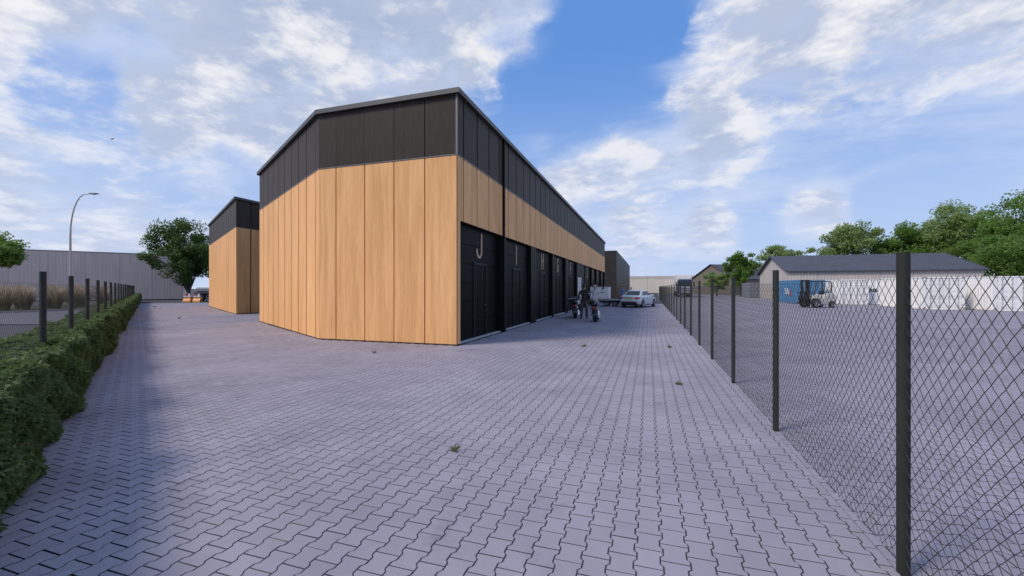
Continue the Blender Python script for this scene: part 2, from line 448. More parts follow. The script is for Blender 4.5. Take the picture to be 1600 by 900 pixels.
# ---------------------------------------------------------------- ground
HD = Vector((-.8537, .5207)); HN = Vector((.5207, .8537)); HP = Vector((-7.017, 3.146)); HC = HP.dot(HN)
def hl(t, off): p = HP+HD*t+HN*off; return (p.x, p.y)
def sheet(name, poly, z, mat, label=None):
    g = G(); g.add([(x, y, z) for x, y in poly], [tuple(range(len(poly)))]); o = g.build(name, mat); o['kind'] = 'structure'
    if o.data.polygons[0].normal.z < 0: o.data.flip_normals()
    return o
sheet('ground', [(-900, -900), (900, -900), (900, 900), (-900, 900)], -.12, M['asphalt'])
B1 = [(-5.05, 10.68), (-9.77, 10.68), (-17.65, 15.49), (-17.65, 52.2), (-5.05, 52.2)]
B2 = [(-23.76, 19.23), (-36.5, 27.0), (-36.5, 62), (-23.76, 62)]
sheet('paving', [(1.335, -6), (1.335, 62), (-44, 62), (-45.9, 34), (-49.8, 29.4), hl(14, -.1), hl(-14, -.1)], -.004, M['joint'])
paving = bpy.data.objects['paving']
sheet('yard', [(1.338, -6), (70, -6), (70, 130), (3, 150), (1.338, 62)], -.0125, M['joint'])
yard = bpy.data.objects['yard']
def block_outline(L, p, gap, scale=1.):
    hw = p/2; a = .009; e = L*.19; t = L*.12; g = gap/2
    w1 = hw+a-g; w0 = hw-a-g; y = L/2-g
    return [(-w1, -y), (w1, -y), (w1, -L/2+e), (w0, -L/2+e+t), (w0, L/2-e-t), (w1, L/2-e), (w1, y), (-w1, y), (-w1, L/2-e), (-w0, L/2-e-t), (-w0, -L/2+e+t), (-w1, -L/2+e)]
PX, PL = .1495, .1755
OUT = np.array(block_outline(PL, PX, .0090)); OUTI = np.array(block_outline(PL, PX, .0115))
def tocam(x, y):
    c, s = math.cos(YAW), math.sin(YAW); return x*c+y*s, -x*s+y*c
def inside(poly, x, y):
    r = np.zeros(len(x), bool); n = len(poly)
    for i in range(n):
        x1, y1 = poly[i]; x2, y2 = poly[(i+1) % n]
        if y1 == y2: continue
        c = ((y1 > y) != (y2 > y)) & (x < (x2-x1)*(y-y1)/(y2-y1)+x1); r ^= c
    return r
def lay_blocks(cx, cy, rot, ztop, parent, mat_obj, mat_join, nsingle, name, xmax=None, xmin=None, zfar=16.):
    Xc, Zc = tocam(cx, cy); near = (Zc > 2.2) & (np.abs(Xc)/np.maximum(Zc, .1) < 1.2)
    order = np.argsort(np.where(near, Zc, 1e9)); edge = np.zeros(len(cx), bool)
    if xmax is not None: edge = cx > xmax-.11
    if xmin is not None: edge = cx < xmin+.11
    order = [i for i in order[:nsingle*2] if not edge[i]][:nsingle]; single = np.zeros(len(cx), bool); single[order] = True
    def rotp(a): return a if not rot else np.stack([-a[:, 1], a[:, 0]], 1)
    o, oi = rotp(OUT), rotp(OUTI); n = 12
    V = np.concatenate([np.c_[oi, np.zeros(n)], np.c_[o, np.full(n, -.0015)], np.c_[o, np.full(n, -.03)]])
    F = [list(range(n))]; Q = []
    for r in (0, 1):
        for k in range(n): Q.append([r*n+k, (r+1)*n+k, (r+1)*n+(k+1) % n, r*n+(k+1) % n])
    me = bpy.data.meshes.new('paving_block'); me.from_pydata([tuple(p) for p in V], [], F+Q); me.materials.append(mat_obj); me.materials.append(M['joint'])
    me.polygons.foreach_set('material_index', [0]*13+[1]*12)   # block sides carry the joint dirt
    jz = RNG.normal(0, .0005, len(cx)); jr = RNG.normal(0, .006, len(cx))
    for i in order:
        b = ob('paving_block', me, parent, (cx[i], cy[i], ztop+jz[i])); b.rotation_euler = (RNG.normal(0, .003), RNG.normal(0, .003), jr[i])
    tops = []; rn = []
    def place(sel, base):
        m = sel.sum(); c, s = np.cos(jr[sel])[:, None], np.sin(jr[sel])[:, None]
        P = np.empty((m, len(base), 3)); P[..., 0] = cx[sel][:, None]+base[:, 0]*c-base[:, 1]*s
        P[..., 1] = cy[sel][:, None]+base[:, 0]*s+base[:, 1]*c
        tx = RNG.normal(0, .003, (m, 1)); ty = RNG.normal(0, .003, (m, 1))
        P[..., 2] = ztop+jz[sel][:, None]+base[:, 2]+base[:, 0]*tx+base[:, 1]*ty
        if xmax is not None: P[..., 0] = np.minimum(P[..., 0], xmax)
        if xmin is not None: P[..., 0] = np.maximum(P[..., 0], xmin)
        return P
    nr = (~single) & (Zc < zfar); fr = (~single) & ~nr
    # near ones: bevelled; three equal-size face batches
    P = place(nr, V); m = len(P); base = (np.arange(m)*36)[:, None]
    nme = 'paving_block_field' if not rot else 'yard_block_field'
    top = base+np.arange(12)[None]; qd = (base[:, :, None]+np.array(Q)[None]).reshape(-1, 4)
    Vn = P.reshape(-1, 3); r1 = RNG.random(m)
    Pf = place(fr, np.c_[o, np.zeros(n)]); mf = len(Pf); Vf = Pf.reshape(-1, 3); topf = (np.arange(mf)*12)[:, None]+np.arange(12)[None]+len(Vn)
    Vall = np.concatenate([Vn, Vf]); T = np.concatenate([top, topf]); rf = RNG.random(mf)
    mesh = bpy.data.meshes.new(nme); mesh.vertices.add(len(Vall)); mesh.vertices.foreach_set('co', Vall.astype(np.float32).ravel())
    mesh.loops.add(T.size+qd.size); mesh.loops.foreach_set('vertex_index', np.concatenate([T.ravel(), qd.ravel()]).astype(np.int32))
    mesh.polygons.add(len(T)+len(qd)); mesh.polygons.foreach_set('loop_start', np.concatenate([np.arange(len(T))*12, T.size+np.arange(len(qd))*4]).astype(np.int32))
    mesh.polygons.foreach_set('use_smooth', np.zeros(len(T)+len(qd), dtype=bool)); mesh.update(calc_edges=True)
    at = mesh.attributes.new('rnd', 'FLOAT', 'FACE'); at.data.foreach_set('value', np.concatenate([r1, rf, np.repeat(r1, len(Q))]).astype(np.float32))
    mesh.materials.append(mat_join); mesh.materials.append(M['joint'])
    mesh.polygons.foreach_set('material_index', np.concatenate([np.zeros(len(T)), np.tile([0]*12+[1]*12, m)]).astype(np.int32))
    o2 = ob(nme, mesh, parent); o2['kind'] = 'stuff'; print(nme, m, mf)
def grid(x0, x1, y0, y1, px, pl):
    i = np.arange(math.floor(x0/px), math.ceil(x1/px)); j = np.arange(math.floor(y0/pl), math.ceil(y1/pl))
    I, J = np.meshgrid(i, j); return (I*px).ravel(), (J*pl+(I % 2)*pl/2).ravel()
x, y = grid(-50, 1.4, -1, 62, PX, PL)
Xc, Zc = tocam(x, y)
k = (x < 1.335+.03) & (HN.x*x+HN.y*y > HC-.25) & (Zc > 1.3) & (np.abs(Xc)/Zc < 1.45) & ~inside(B1, x, y) & ~inside(B2, x, y)
k &= inside([(1.5, -6), (1.5, 62), (-44, 62), (-45.9, 34), (-49.8, 29.4), hl(14, -.3), hl(-14, -.3)], x, y)
k &= ~((x < -17) & (y > 33) & (x > -30)) & (Zc < 50)
k &= ~((Zc > 24) & (x > -16) & (y > 45))
lay_blocks(x[k], y[k], False, 0., paving, M['paver_one'], M['paver'], 300, 'paving', xmax=1.335)
yy, xx = grid(-1, 24, 1.2, 34, PX, PL)   # rows run the other way in the yard
x, y = xx, yy; Xc, Zc = tocam(x, y)
k = (x > 1.345-.03) & (Zc > 1.0) & (np.abs(Xc)/Zc < 1.5) & (Zc < 17)
lay_blocks(x[k], y[k], True, -.008, yard, M['yard_one'], M['yard'], 260, 'yard', xmin=1.345, zfar=9.)
g = G()  # the far yard, where single blocks can no longer be told apart
def camw(Xc, Zc): c, s = math.cos(YAW), math.sin(YAW); return (Xc*c-Zc*s, Xc*s+Zc*c)
zc = 17.0
p0 = camw(0, zc); tt = (1.345-p0[0])/math.cos(YAW); pA = (1.345, p0[1]+tt*math.sin(YAW)); pB = camw(60, zc)
fy = sheet('yard_far_surface', [pA, pB, (75, 130), (3, 150), (1.345, 62)], -.0085, M['yard_plain'])

# left side: road beyond the hedge, footway, kerb and planting bed
sheet('road', [hl(-20, -.6), hl(70, -.6), (-75, 60), (-95, 10), (-60, -30), (-10, -25)], -.08, M['asphalt'])
sheet('footway', [(-20.5, 13.6), (-28, 11.1), (-39, 7.6), (-40.1, 12), (-40.4, 19.6), (-41.5, 22.5), hl(40, -.7)], -.05, M['footway'])
bedp = [(-39.9, 4), (-40.25, 12), (-40.55, 19.6), (-42.5, 22.6), (-60, 33), (-66, 20), (-52, 0)]
sheet('planting_bed', bedp, .02, M['soil'])
g = G(); kp = [(-39.7, 3), (-40.1, 12), (-40.4, 19.6), (-41.3, 22.0), (-46, 25)]
for a, b_ in zip(kp[:-1], kp[1:]):
    a, b_ = Vector(a), Vector(b_); d = (b_-a).normalized(); n_ = Vector((-d.y, d.x))*.15
    g.prism([tuple(a), tuple(b_), tuple(b_+n_), tuple(a+n_)], -.1, .06)
g.build('kerb', M['kerb'])['kind'] = 'structure'
g = G(); g.prism([(-50.2, 29.3), (-46.1, 34.2), (-46.3, 34.4), (-50.4, 29.5)], -.1, .015); g.build('kerb', M['kerb'])['kind'] = 'structure'

# ---------------------------------------------------------------- the panelled buildings
def wall_panel(name, pts, z0, z1, th, mat, parent, gap=.022, ends=(True, True), b=.006):
    """vertical cladding panel following a 2-3 point line, outer face on the line, body to the left of travel, outside on the right"""
    P = [Vector(p) for p in pts]
    if ends[0]: P[0] = P[0]+(P[1]-P[0]).normalized()*gap/2
    if ends[1]: P[-1] = P[-1]+(P[-2]-P[-1]).normalized()*gap/2
    inn = []
    for i, p in enumerate(P):
        ns = []
        if i > 0: d = (P[i]-P[i-1]).normalized(); ns.append(Vector((-d.y, d.x)))
        if i < len(P)-1: d = (P[i+1]-P[i]).normalized(); ns.append(Vector((-d.y, d.x)))
        n = sum(ns, Vector((0, 0))); n = n/len(ns); n = n/(n.length**2); inn.append(p+n*th)
    g = G()
    # chamfered vertical edges
    d0 = (P[1]-P[0]).normalized(); d1 = (P[-1]-P[-2]).normalized()
    n0 = Vector((-d0.y, d0.x)); n1 = Vector((-d1.y, d1.x))
    poly = [P[0]+n0*b, P[0]+d0*b]+P[1:-1]+[P[-1]-d1*b, P[-1]+n1*b]+list(reversed(inn))
    g.prism([tuple(q) for q in poly], z0, z1)
    return g.build(name, mat, parent)
def offset_poly(poly, d):
    """grow a polygon outward by d"""
    n = len(poly); A = sum(poly[i][0]*poly[(i+1) % n][1]-poly[(i+1) % n][0]*poly[i][1] for i in range(n)); sg = 1 if A > 0 else -1
    out = []
    for i in range(n):
        p0, p1, p2 = Vector(poly[i-1]), Vector(poly[i]), Vector(poly[(i+1) % n])
        d1 = (p1-p0).normalized(); d2 = (p2-p1).normalized()
        a = Vector((d1.y, -d1.x))*sg; b = Vector((d2.y, -d2.x))*sg; m = (a+b); m = m/(m.length**2)*2
        out.append(tuple(p1+m*d))
    return out
Z1, Z2, Z3 = 5.30, 6.97, 7.11
def roof(parent, poly):
    rf = G().prism(offset_poly(poly, -.05), 6.9, 7.09).build('roof', M['roofdk'], parent)
    big = offset_poly(poly, .11); small = offset_poly(poly, -.06); n = len(poly)
    for i in range(n):
        j = (i+1) % n
        g = G(); g.prism([big[i], big[j], small[j], small[i]], Z2+.004, Z3); g.build('roof_trim', M['trim'], rf)

bld = thing('commercial_building', 'large two tone building of pale wood panels under black cladding with lettered garage doors', 'building', (-9.77, 10.68, 0))
def bp(o):  # keep world coordinates for parts of a moved root
    o.matrix_parent_inverse = Matrix.Translation(-Vector(o.parent.location)); return o
core = [(-5.36, 10.78), (-9.75, 10.78), (-17.55, 15.57), (-17.55, 52.1), (-5.36, 52.1)]
G().prism(core, 0, 6.95).build('inner_wall', M['core'], bld)
TH = .075
c0, c1, c2 = Vector(B1[0]), Vector(B1[1]), Vector(B1[2]); dB = (c2-c1).normalized(); lB = (c2-c1).length
def both(pts, ends=(True, True), gap=.03, gap2=.016):
    wall_panel('wood_panel', pts, .035, Z1-.012, TH, M['wood'], bld, gap=gap, ends=ends)
    wall_panel('dark_panel', pts, Z1+.022, Z2, TH, M['clad'], bld, gap=gap2, ends=ends, b=.006 if gap2 > .01 else .001)
# travel order: the far left end of the slanted face, round the bend, to the front corner 
ss = [lB]+[.34+1.0*k for k in range(8, -1, -1)]
for a, b_ in zip(ss[:-1], ss[1:]): both([c1+dB*a, c1+dB*b_], (a != lB, True), .075, .05)
xs = [-9.12, -8.08, -7.07, -6.06, -5.05]
both([c1+dB*.34, c1, (xs[0], 10.68)], (True, True), .03, .003)
for a, b_ in zip(xs[:-1], xs[1:]): both([(a, 10.68), (b_, 10.68)], (True, b_ != -5.05), .03, .018 if b_ > -6.5 else .003)
# long side, wood band over the doors
ys = [10.68+TH]+[11.12+1.012*k for k in range(41)]+[52.2]
ys = [v for v in ys if v <= 52.2]
for i, (a, b_) in enumerate(zip(ys[:-1], ys[1:])):
    if b_-a < .1: continue
    if i == 0:
        wall_panel('wood_panel', [(-5.05, a), (-5.05, 10.905)], .035, 3.50, TH, M['wood'], bld, ends=(False, False))
    wall_panel('wood_panel', [(-5.05, a), (-5.05, b_)], 3.503, Z1-.012, TH, M['wood'], bld, gap=.07, ends=(i > 0, True))
    wall_panel('dark_panel', [(-5.05, a), (-5.05, b_)], Z1+.022, Z2, TH, M['clad'], bld, gap=.07, ends=(i > 0, True))
# flashing between wood and dark, base rail, corner trims
def rail(poly_pts, z0, z1, out, mat, name, dep=.06):
    g = G(); P = [Vector(p) for p in poly_pts]
    def off(d):
        r = []
        for i, p in enumerate(P):
            ns = []
            if i > 0: q = (P[i]-P[i-1]).normalized(); ns.append(Vector((-q.y, q.x)))
            if i < len(P)-1: q = (P[i+1]-P[i]).normalized(); ns.append(Vector((-q.y, q.x)))
            n = sum(ns, Vector((0, 0)))/len(ns); n = n/(n.length**2); r.append(p+n*d)
        return r
    A, B_ = off(-out), off(dep)
    for i in range(len(P)-1): g.prism([tuple(A[i]), tuple(A[i+1]), tuple(B_[i+1]), tuple(B_[i])], z0, z1)
    return g.build(name, mat, bld if name else None)
line = [tuple(c2), tuple(c1), (-5.05, 10.68), (-5.05, 52.2)]
rail(line, Z1-.008, Z1+.018, .014, M['flash'], 'flashing')
rail(line[:3], .004, .032, .004, M['brownseam'], 'base_rail')
rail([(-5.05, 10.68), (-5.05, 10.9)], .004, .032, .006, M['brownseam'], 'base_rail')
g = G(); g.box(-5.085, -5.035, 10.665, 10.70, Z1+.02, Z2-.002); g.build('corner_trim', M['flash'], bld)
g = G(); g.box(-5.06, -5.043, 10.673, 10.69, .036, Z1-.01); g.build('corner_trim', M['brownseam'], bld)
roof(bld, B1)
# piers, doors
bays = [('J', 10.91, 14.46), ('I', 14.95, 18.46), ('H', 19.41, 23.0), ('G', 23.37, 26.85), ('F', 27.75, 31.3),
        ('E', 36.3, 39.8), ('D', 40.2, 43.7), ('C', 44.5, 48.0), ('B', 48.4, 51.85)]
edges = [bays[0][2]]
for (n0, a0, b0), (n1, a1, b1) in zip(bays[:-1], bays[1:]):
    if n0 == 'F':
        G().cbox(-5.40, -5.056, b0, b0+.45, 0, 3.498, .008).build('pier', M['pier'], bld)
        G().cbox(-5.40, -5.056, a1-.6, a1, 0, 3.498, .008).build('pier', M['pier'], bld)
        G().cbox(-5.40, -5.12, b0+.453, 31.98, 0, 3.497, .008).build('entrance_panel', M['pier'], bld)
        G().cbox(-5.40, -5.12, 33.98, a1-.603, 0, 3.497, .008).build('entrance_panel', M['pier'], bld)
        G().cbox(-5.40, -5.12, 31.983, 33.977, 2.44, 3.497, .008).build('entrance_panel', M['pier'], bld)
        dr = G().cbox(-5.20, -5.13, 31.99, 33.97, .02, 2.43, .008).build('entrance_door', M['whitedoor'], bld)
        tag(dr, 'white double entrance door')
        G().box(-5.132, -5.127, 32.97, 32.985, .03, 2.4).build('door_joint', M['core'], dr)
        g = G(); g.tube([(-5.13, 33.1, 1.05), (-5.08, 33.1, 1.05), (-5.08, 33.22, 1.05)], .012, 6); g.build('door_handle', M['flash'], dr)
    else:
        G().cbox(-5.40, -5.056, b0, a1, 0, 3.498, .008).build('pier', M['pier'], bld)
G().cbox(-5.40, -5.056, 51.85, 52.2, 0, 3.498, .008).build('pier', M['pier'], bld)
def stroke_letter(ch, h=.82, w=.47, t=.085):
    arc = lambda cx, cy, rx, ry, a0, a1, n=10: [(cx+rx*math.cos(R(a0+(a1-a0)*i/n)), cy+ry*math.sin(R(a0+(a1-a0)*i/n))) for i in range(n+1)]
    a = w/2-t/2; lo = t/2; hi = h-t/2; md = h*.52
    P = {'J': [[(a, h), (a, lo+a)]+arc(0, lo+a, a, a, 0, -180)[1:]+[(-a, lo+a+.06)]], 'I': [[(0, 0), (0, h)]], 'H': [[(-a, 0), (-a, h)], [(a, 0), (a, h)], [(-a+t/2, md), (a-t/2, md)]],
         'G': [arc(0, hi-a, a, a, 20, 180)+arc(0, lo+a, a, a, 180, 360)+[(a, md-.03), (.03, md-.03)]], 'F': [[(-a, 0), (-a, h)], [(-a+t/2, hi), (a+t/2, hi)], [(-a+t/2, md), (a, md)]],
         'E': [[(-a, 0), (-a, h)], [(-a+t/2, hi), (a+t/2, hi)], [(-a+t/2, md), (a, md)], [(-a+t/2, lo), (a+t/2, lo)]], 'D': [[(-a, lo), (-a, hi), (0, hi)]+arc(0, hi-a, a, a, 90, 0)[1:]+arc(0, lo+a, a, a, 0, -90)+[(-a-t/2, lo)]],
         'C': [arc(0, hi-a, a, a, 20, 180)+arc(0, lo+a, a, a, 180, 340)], 'B': [[(-a, 0), (-a, h)], [(-a+t/2, hi), (.02, hi)]+arc(.02, (hi+md)/2, a-.05, (hi-md)/2, 90, -90)[1:]+[(-a+t/2, md)], [(.03, md-.002)]+arc(.03, (lo+md)/2, a-.03, (md-lo)/2, 90, -90)[1:]+[(-a+t/2, lo)]]}[ch]
    g = G()
    for path in P:
        pts = [Vector(p) for p in path]; l, r = [], []
        for i, p in enumerate(pts):
            ds = ([(pts[i]-pts[i-1]).normalized()] if i else [])+([(pts[i+1]-pts[i]).normalized()] if i < len(pts)-1 else [])
            nn = sum((Vector((-d.y, d.x)) for d in ds), Vector((0, 0)))/len(ds); nn = nn/max(nn.length**2, .35); l.append(p+nn*t/2); r.append(p-nn*t/2)
        for i in range(len(pts)-1): g.prism([tuple(r[i]), tuple(r[i+1]), tuple(l[i+1]), tuple(l[i])], -.01, .01)
    return g.mesh('letter', M['woodlet'])
ns = 6
secm = G(); hh = 3.43/ns
secm.cbox(-.04, 0, .03, 3.44, .004, hh-.004, .006)
secmesh = secm.mesh('door_section', M['door'])
for nm, a, b_ in bays:
    w = b_-a
    d = thing('garage_door', None, None); d.parent = bld; d.location = (-5.215, a, 0)
    for i in range(ns):
        s_ = ob('door_section', secmesh, d, (0, 0, .05+i*hh)); s_.scale = (1, w/3.47, 1)
    G().box(-.10, .15, .005, w-.005, 3.483, 3.4985).build('lintel', M['pier'], d)
    G().cbox(-.02, .12, .01, w-.01, .004, .045, .006).build('threshold', M['thresh'], d)
    wc = w/2+.08; g = G()
    g.cbox(-.005, .028, wc-.55, wc-.47, .05, 2.41, .006); g.cbox(-.005, .028, wc+.47, wc+.55, .05, 2.41, .006); g.cbox(-.005, .0285, wc-.468, wc+.468, 2.33, 2.4105, .006)
    wk = g.build('wicket_frame', M['doorfr'], d)
    g = G(); g.tube([(.0, wc+.40, 1.05), (.05, wc+.40, 1.05), (.05, wc+.29, 1.05)], .011, 6); g.build('door_handle', M['flash'], d)
    lm = stroke_letter(nm)
    l = ob('letter', lm, d); l.matrix_local = Matrix(((0, 0, 1, .012), (1, 0, 0, wc-.10), (0, 1, 0, 2.55), (0, 0, 0, 1)))
    tag(l, 'wood coloured letter %s on the black door' % nm)
g = G(); g.cbox(-5.05, -4.965, 14.50, 14.59, .0, Z2-.01, .015); dp = g.build('downpipe', M['pier'], bld)
g = G()
for z in (.6, 2.2, 3.9, 5.6): g.cbox(-5.05, -4.955, 14.485, 14.605, z, z+.03, .004)
g.build('pipe_bracket', M['doorfr'], dp)
for o in list(bld.children): bp(o)

b2 = thing('commercial_building', 'smaller looking wood and black panelled building standing left behind the large one', 'building', (-23.76, 19.23, 0))
core2 = [(-23.86, 19.32), (-36.42, 27.06), (-36.42, 61.9), (-23.86, 61.9)]
G().prism(core2, 0, 6.95).build('inner_wall', M['core'], b2)
q0, q1 = Vector(B2[0]), Vector(B2[1]); d2 = (q1-q0).normalized(); l2 = (q1-q0).length
def both2(pts, ends):
    wall_panel('wood_panel', pts, .035, Z1-.012, TH, M['wood'], b2, gap=.10, ends=ends)
    wall_panel('dark_panel', pts, Z1+.022, Z2, TH, M['clad'], b2, gap=.06, ends=ends)
n_ = 14; st = l2/n_
for i in range(n_, 0, -1): both2([q0+d2*st*i, q0+d2*st*(i-1)], (i != n_, i != 1))
yv = [19.23+TH]+[20.24+1.0*k for k in range(42)]
for i, (a, b_) in enumerate(zip(yv[:-1], yv[1:])): both2([(-23.76, a), (-23.76, b_)], (i > 0, True))
bld_keep = bld; bld = b2
rail([tuple(q1), tuple(q0), (-23.76, 61.9)], Z1-.008, Z1+.018, .014, M['flash'], 'flashing')
rail([tuple(q1), tuple(q0), (-23.76, 61.9)], .004, .032, .006, M['brownseam'], 'base_rail')
bld = bld_keep
roof(b2, B2)
for o in list(b2.children): bp(o)

b3 = thing('warehouse', 'plain dark charcoal warehouse beyond the far end of the lettered garage row', 'building', (-4.5, 63.7, 0))
g = G(); g.box(-19.9, -4.6, 63.8, 110, 0, 6.9); g.build('inner_wall', M['core'], b3)
for i in range(8): G().cbox(-19.99+1.9375*i, -19.99+1.9375*(i+1)-.02, 63.7, 63.79, .02, 6.95, .01).build('dark_panel', M['clad_far'], b3)
for i in range(12): G().cbox(-4.59, -4.5, 63.8+3.85*i, 63.8+3.85*(i+1)-.02, .02, 6.95, .01).build('dark_panel', M['clad_far'], b3)
G().cbox(-20.05, -4.44, 63.64, 110.05, 6.953, 7.1, .02).build('roof', M['trim'], b3)
for o in list(b3.children): bp(o)

# ---------------------------------------------------------------- fences
def fence(name, label, origin, d, n, spacing, step_from, lo, hi, ph, near, post_r, post_mat, wire_r, pitchx=.076, pitchz=.086):
    root = thing(name, label, 'fence', (origin[0], origin[1], 0), math.atan2(d[1], d[0]))
    pg = G(); pg.tube([(0, 0, -.05), (0, 0, ph-.004), ], post_r, 14); pg.tube([(0, 0, ph-.004), (0, 0, ph)], [post_r*1.04, post_r*1.02], 14)
    pmsh = pg.mesh('post', post_mat)
    for i in range(n): ob('post', pmsh, root, (i*spacing, 0, 0))
    slope = (pitchx/2)/(pitchz/2); H = hi-lo; dx = H*slope
    for i in range(n-1):
        V = []; F = []
        a = i*spacing; b = a+spacing; k0 = math.floor((a-dx)/pitchx); k1 = math.ceil((b+dx)/pitchx)
        far = i > near; rr = wire_r*(1 if i < 4 else .75 if i < 8 else .5)
        for sgn in (1, -1):
            for k in range(k0, k1+1):
                s0 = k*pitchx if sgn == 1 else k*pitchx
                # x = s0 + sgn*slope*(z-lo); clip to [a,b]
                za, zb = lo, hi
                if sgn == 1: za = max(za, lo+(a-s0)/slope); zb = min(zb, lo+(b-s0)/slope)
                else: za = max(za, lo+(s0-b)/slope); zb = min(zb, lo+(s0-a)/slope)
                if zb-za < .01: continue
                ja = random.uniform(0, .012) if za == lo else 0
                pts = []
                nseg = 1 if far else max(1, round((zb-za)/(pitchz/2)))
                for q in range(nseg+1):
                    z = za-ja*(q == 0)+(zb-za)*q/nseg; xx_ = s0+sgn*slope*(z-lo); off = (.0014*sgn*(1 if q % 2 else -1)) if not far else .0015*sgn
                    pts.append((xx_, off+.004*math.sin(xx_*1.1)*math.sin(z*2), z))
                o = len(V)
                for (px, py, pz) in pts:
                    V += [(px-rr*.9, py-rr*.5, pz), (px+rr*.9, py-rr*.5, pz), (px, py+rr, pz)]
                for q in range(len(pts)-1):
                    c = o+3*q
                    F += [(c, c+1, c+4, c+3), (c+1, c+2, c+5, c+4), (c+2, c, c+3, c+5)]
        me = bpy.data.meshes.new('wire_mesh'); me.from_pydata(V, [], F); me.materials.append(M['wire']); ob('wire_mesh', me, root)
    return root
fence('chain_link_fence', 'dark chain link fence with round posts along the right edge of the paving', (1.362, .43), (0, 1), 25, 2.508, 0, .035, 1.655, 1.80, 3, .031, M['post'], .0018)
h0 = HP-HD*2.5
fence('chain_link_fence', 'dark chain link fence with posts rising out of the hedge', tuple(h0), tuple(HD), 20, 2.5, 0, .88, 1.655, 1.80, -1, .032, M['postL'], .0007)

# ---------------------------------------------------------------- vegetation
def hedge():
    root = thing('hedge', 'long clipped evergreen hedge along the left edge of the paving', 'hedge', (HP.x, HP.y, 0))
    inv = Matrix.Translation((-HP.x, -HP.y, 0))
    def front(t): return .21+.045*np.sin(t*1.9+.6)+.02*np.sin(t*4.3)+.035*np.sin(t*.83+2)
    def top(t): return .93+.03*np.sin(t*2.3)+.02*np.sin(t*5.1+1)
    g = G(); rings = []
    for t in np.arange(-7, 63, .5):
        f = float(front(np.array(t)))-.10; h = float(top(np.array(t)))-.10; r = []
        for off, z in ((-.36, 0), (-.38, h*.7), (-.30, h), (f-.10, h), (f, h*.75), (f-.04, 0)):
            p = hl(t, off); r.append((p[0], p[1], z))
        rings.append(r)
    g.loft(rings, True); c = g.build('branch_mass', M['hedgecore'], root); c.matrix_parent_inverse = inv
    allP, allD, allL, allW, allR, allU = [], [], [], [], [], []
    for (t0, t1, per, ln) in ((-7, -1, 6500, .062), (-1, 6, 5200, .072), (6, 16, 2600, .10), (16, 34, 1100, .15), (34, 63, 520, .22)):
        n = int((t1-t0)*per); t = RNG.uniform(t0, t1, n); which = RNG.random(n)
        f = front(t); h = top(t); off = np.empty(n); z = np.empty(n); nrm = np.zeros((n, 2))
        a = which < .55; b = (which >= .55) & (which < .92); c_ = which >= .92
        depth = np.abs(RNG.normal(0, .05, n))
        # shoots: clumped relief
        cl = np.sin(t*9.1)*np.sin(RNG.uniform(0, 1, n)*0+t*3.3)*.03
        z[a] = RNG.uniform(.0, 1.0, a.sum())**.9*h[a]; bul = .06*np.sin(np.clip(z/np.maximum(h, .1), 0, 1)*math.pi)
        off[a] = f[a]-depth[a]+bul[a]+cl[a]+.035*np.sin(z[a]*14+t[a]*5); nrm[a] = (1, .15)
        off[b] = RNG.uniform(-.43, 1, b.sum())*0+RNG.uniform(0, 1, b.sum())*(f[b]+.43)-.43; z[b] = h[b]-depth[b]*.8+.03*np.sin(t[b]*11)*np.sin(off[b]*17); nrm[b] = (.1, 1)
        off[c_] = -.43+depth[c_]; z[c_] = RNG.uniform(.1, 1, c_.sum())*h[c_]; nrm[c_] = (-1, .2)
        P = np.empty((n, 3)); P[:, 0] = HP.x+HD.x*t+HN.x*off; P[:, 1] = HP.y+HD.y*t+HN.y*off; P[:, 2] = np.maximum(z, .012)
        nn = np.c_[HN.x*nrm[:, 0], HN.y*nrm[:, 0], nrm[:, 1]]
        D = unit(nn*.55+np.c_[np.full(n, HD.x*-.5), np.full(n, HD.y*-.5), np.full(n, -.25)]+RNG.normal(0, .42, (n, 3)))
        U = unit(nn+RNG.normal(0, .55, (n, 3)))
        allP.append(P); allD.append(D); allU.append(U); allL.append(ln*RNG.uniform(.6, 1.3, n)); allW.append(ln*.42*RNG.uniform(.7, 1.3, n))
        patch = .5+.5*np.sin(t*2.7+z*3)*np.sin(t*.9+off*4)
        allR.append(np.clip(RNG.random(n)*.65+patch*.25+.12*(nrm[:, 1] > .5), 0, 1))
    P, D, U, L, Wd, Rn = (np.concatenate(q) for q in (allP, allD, allU, allL, allW, allR))
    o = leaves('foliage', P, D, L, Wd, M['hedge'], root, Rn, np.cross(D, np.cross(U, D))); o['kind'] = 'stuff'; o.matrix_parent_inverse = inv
hedge()

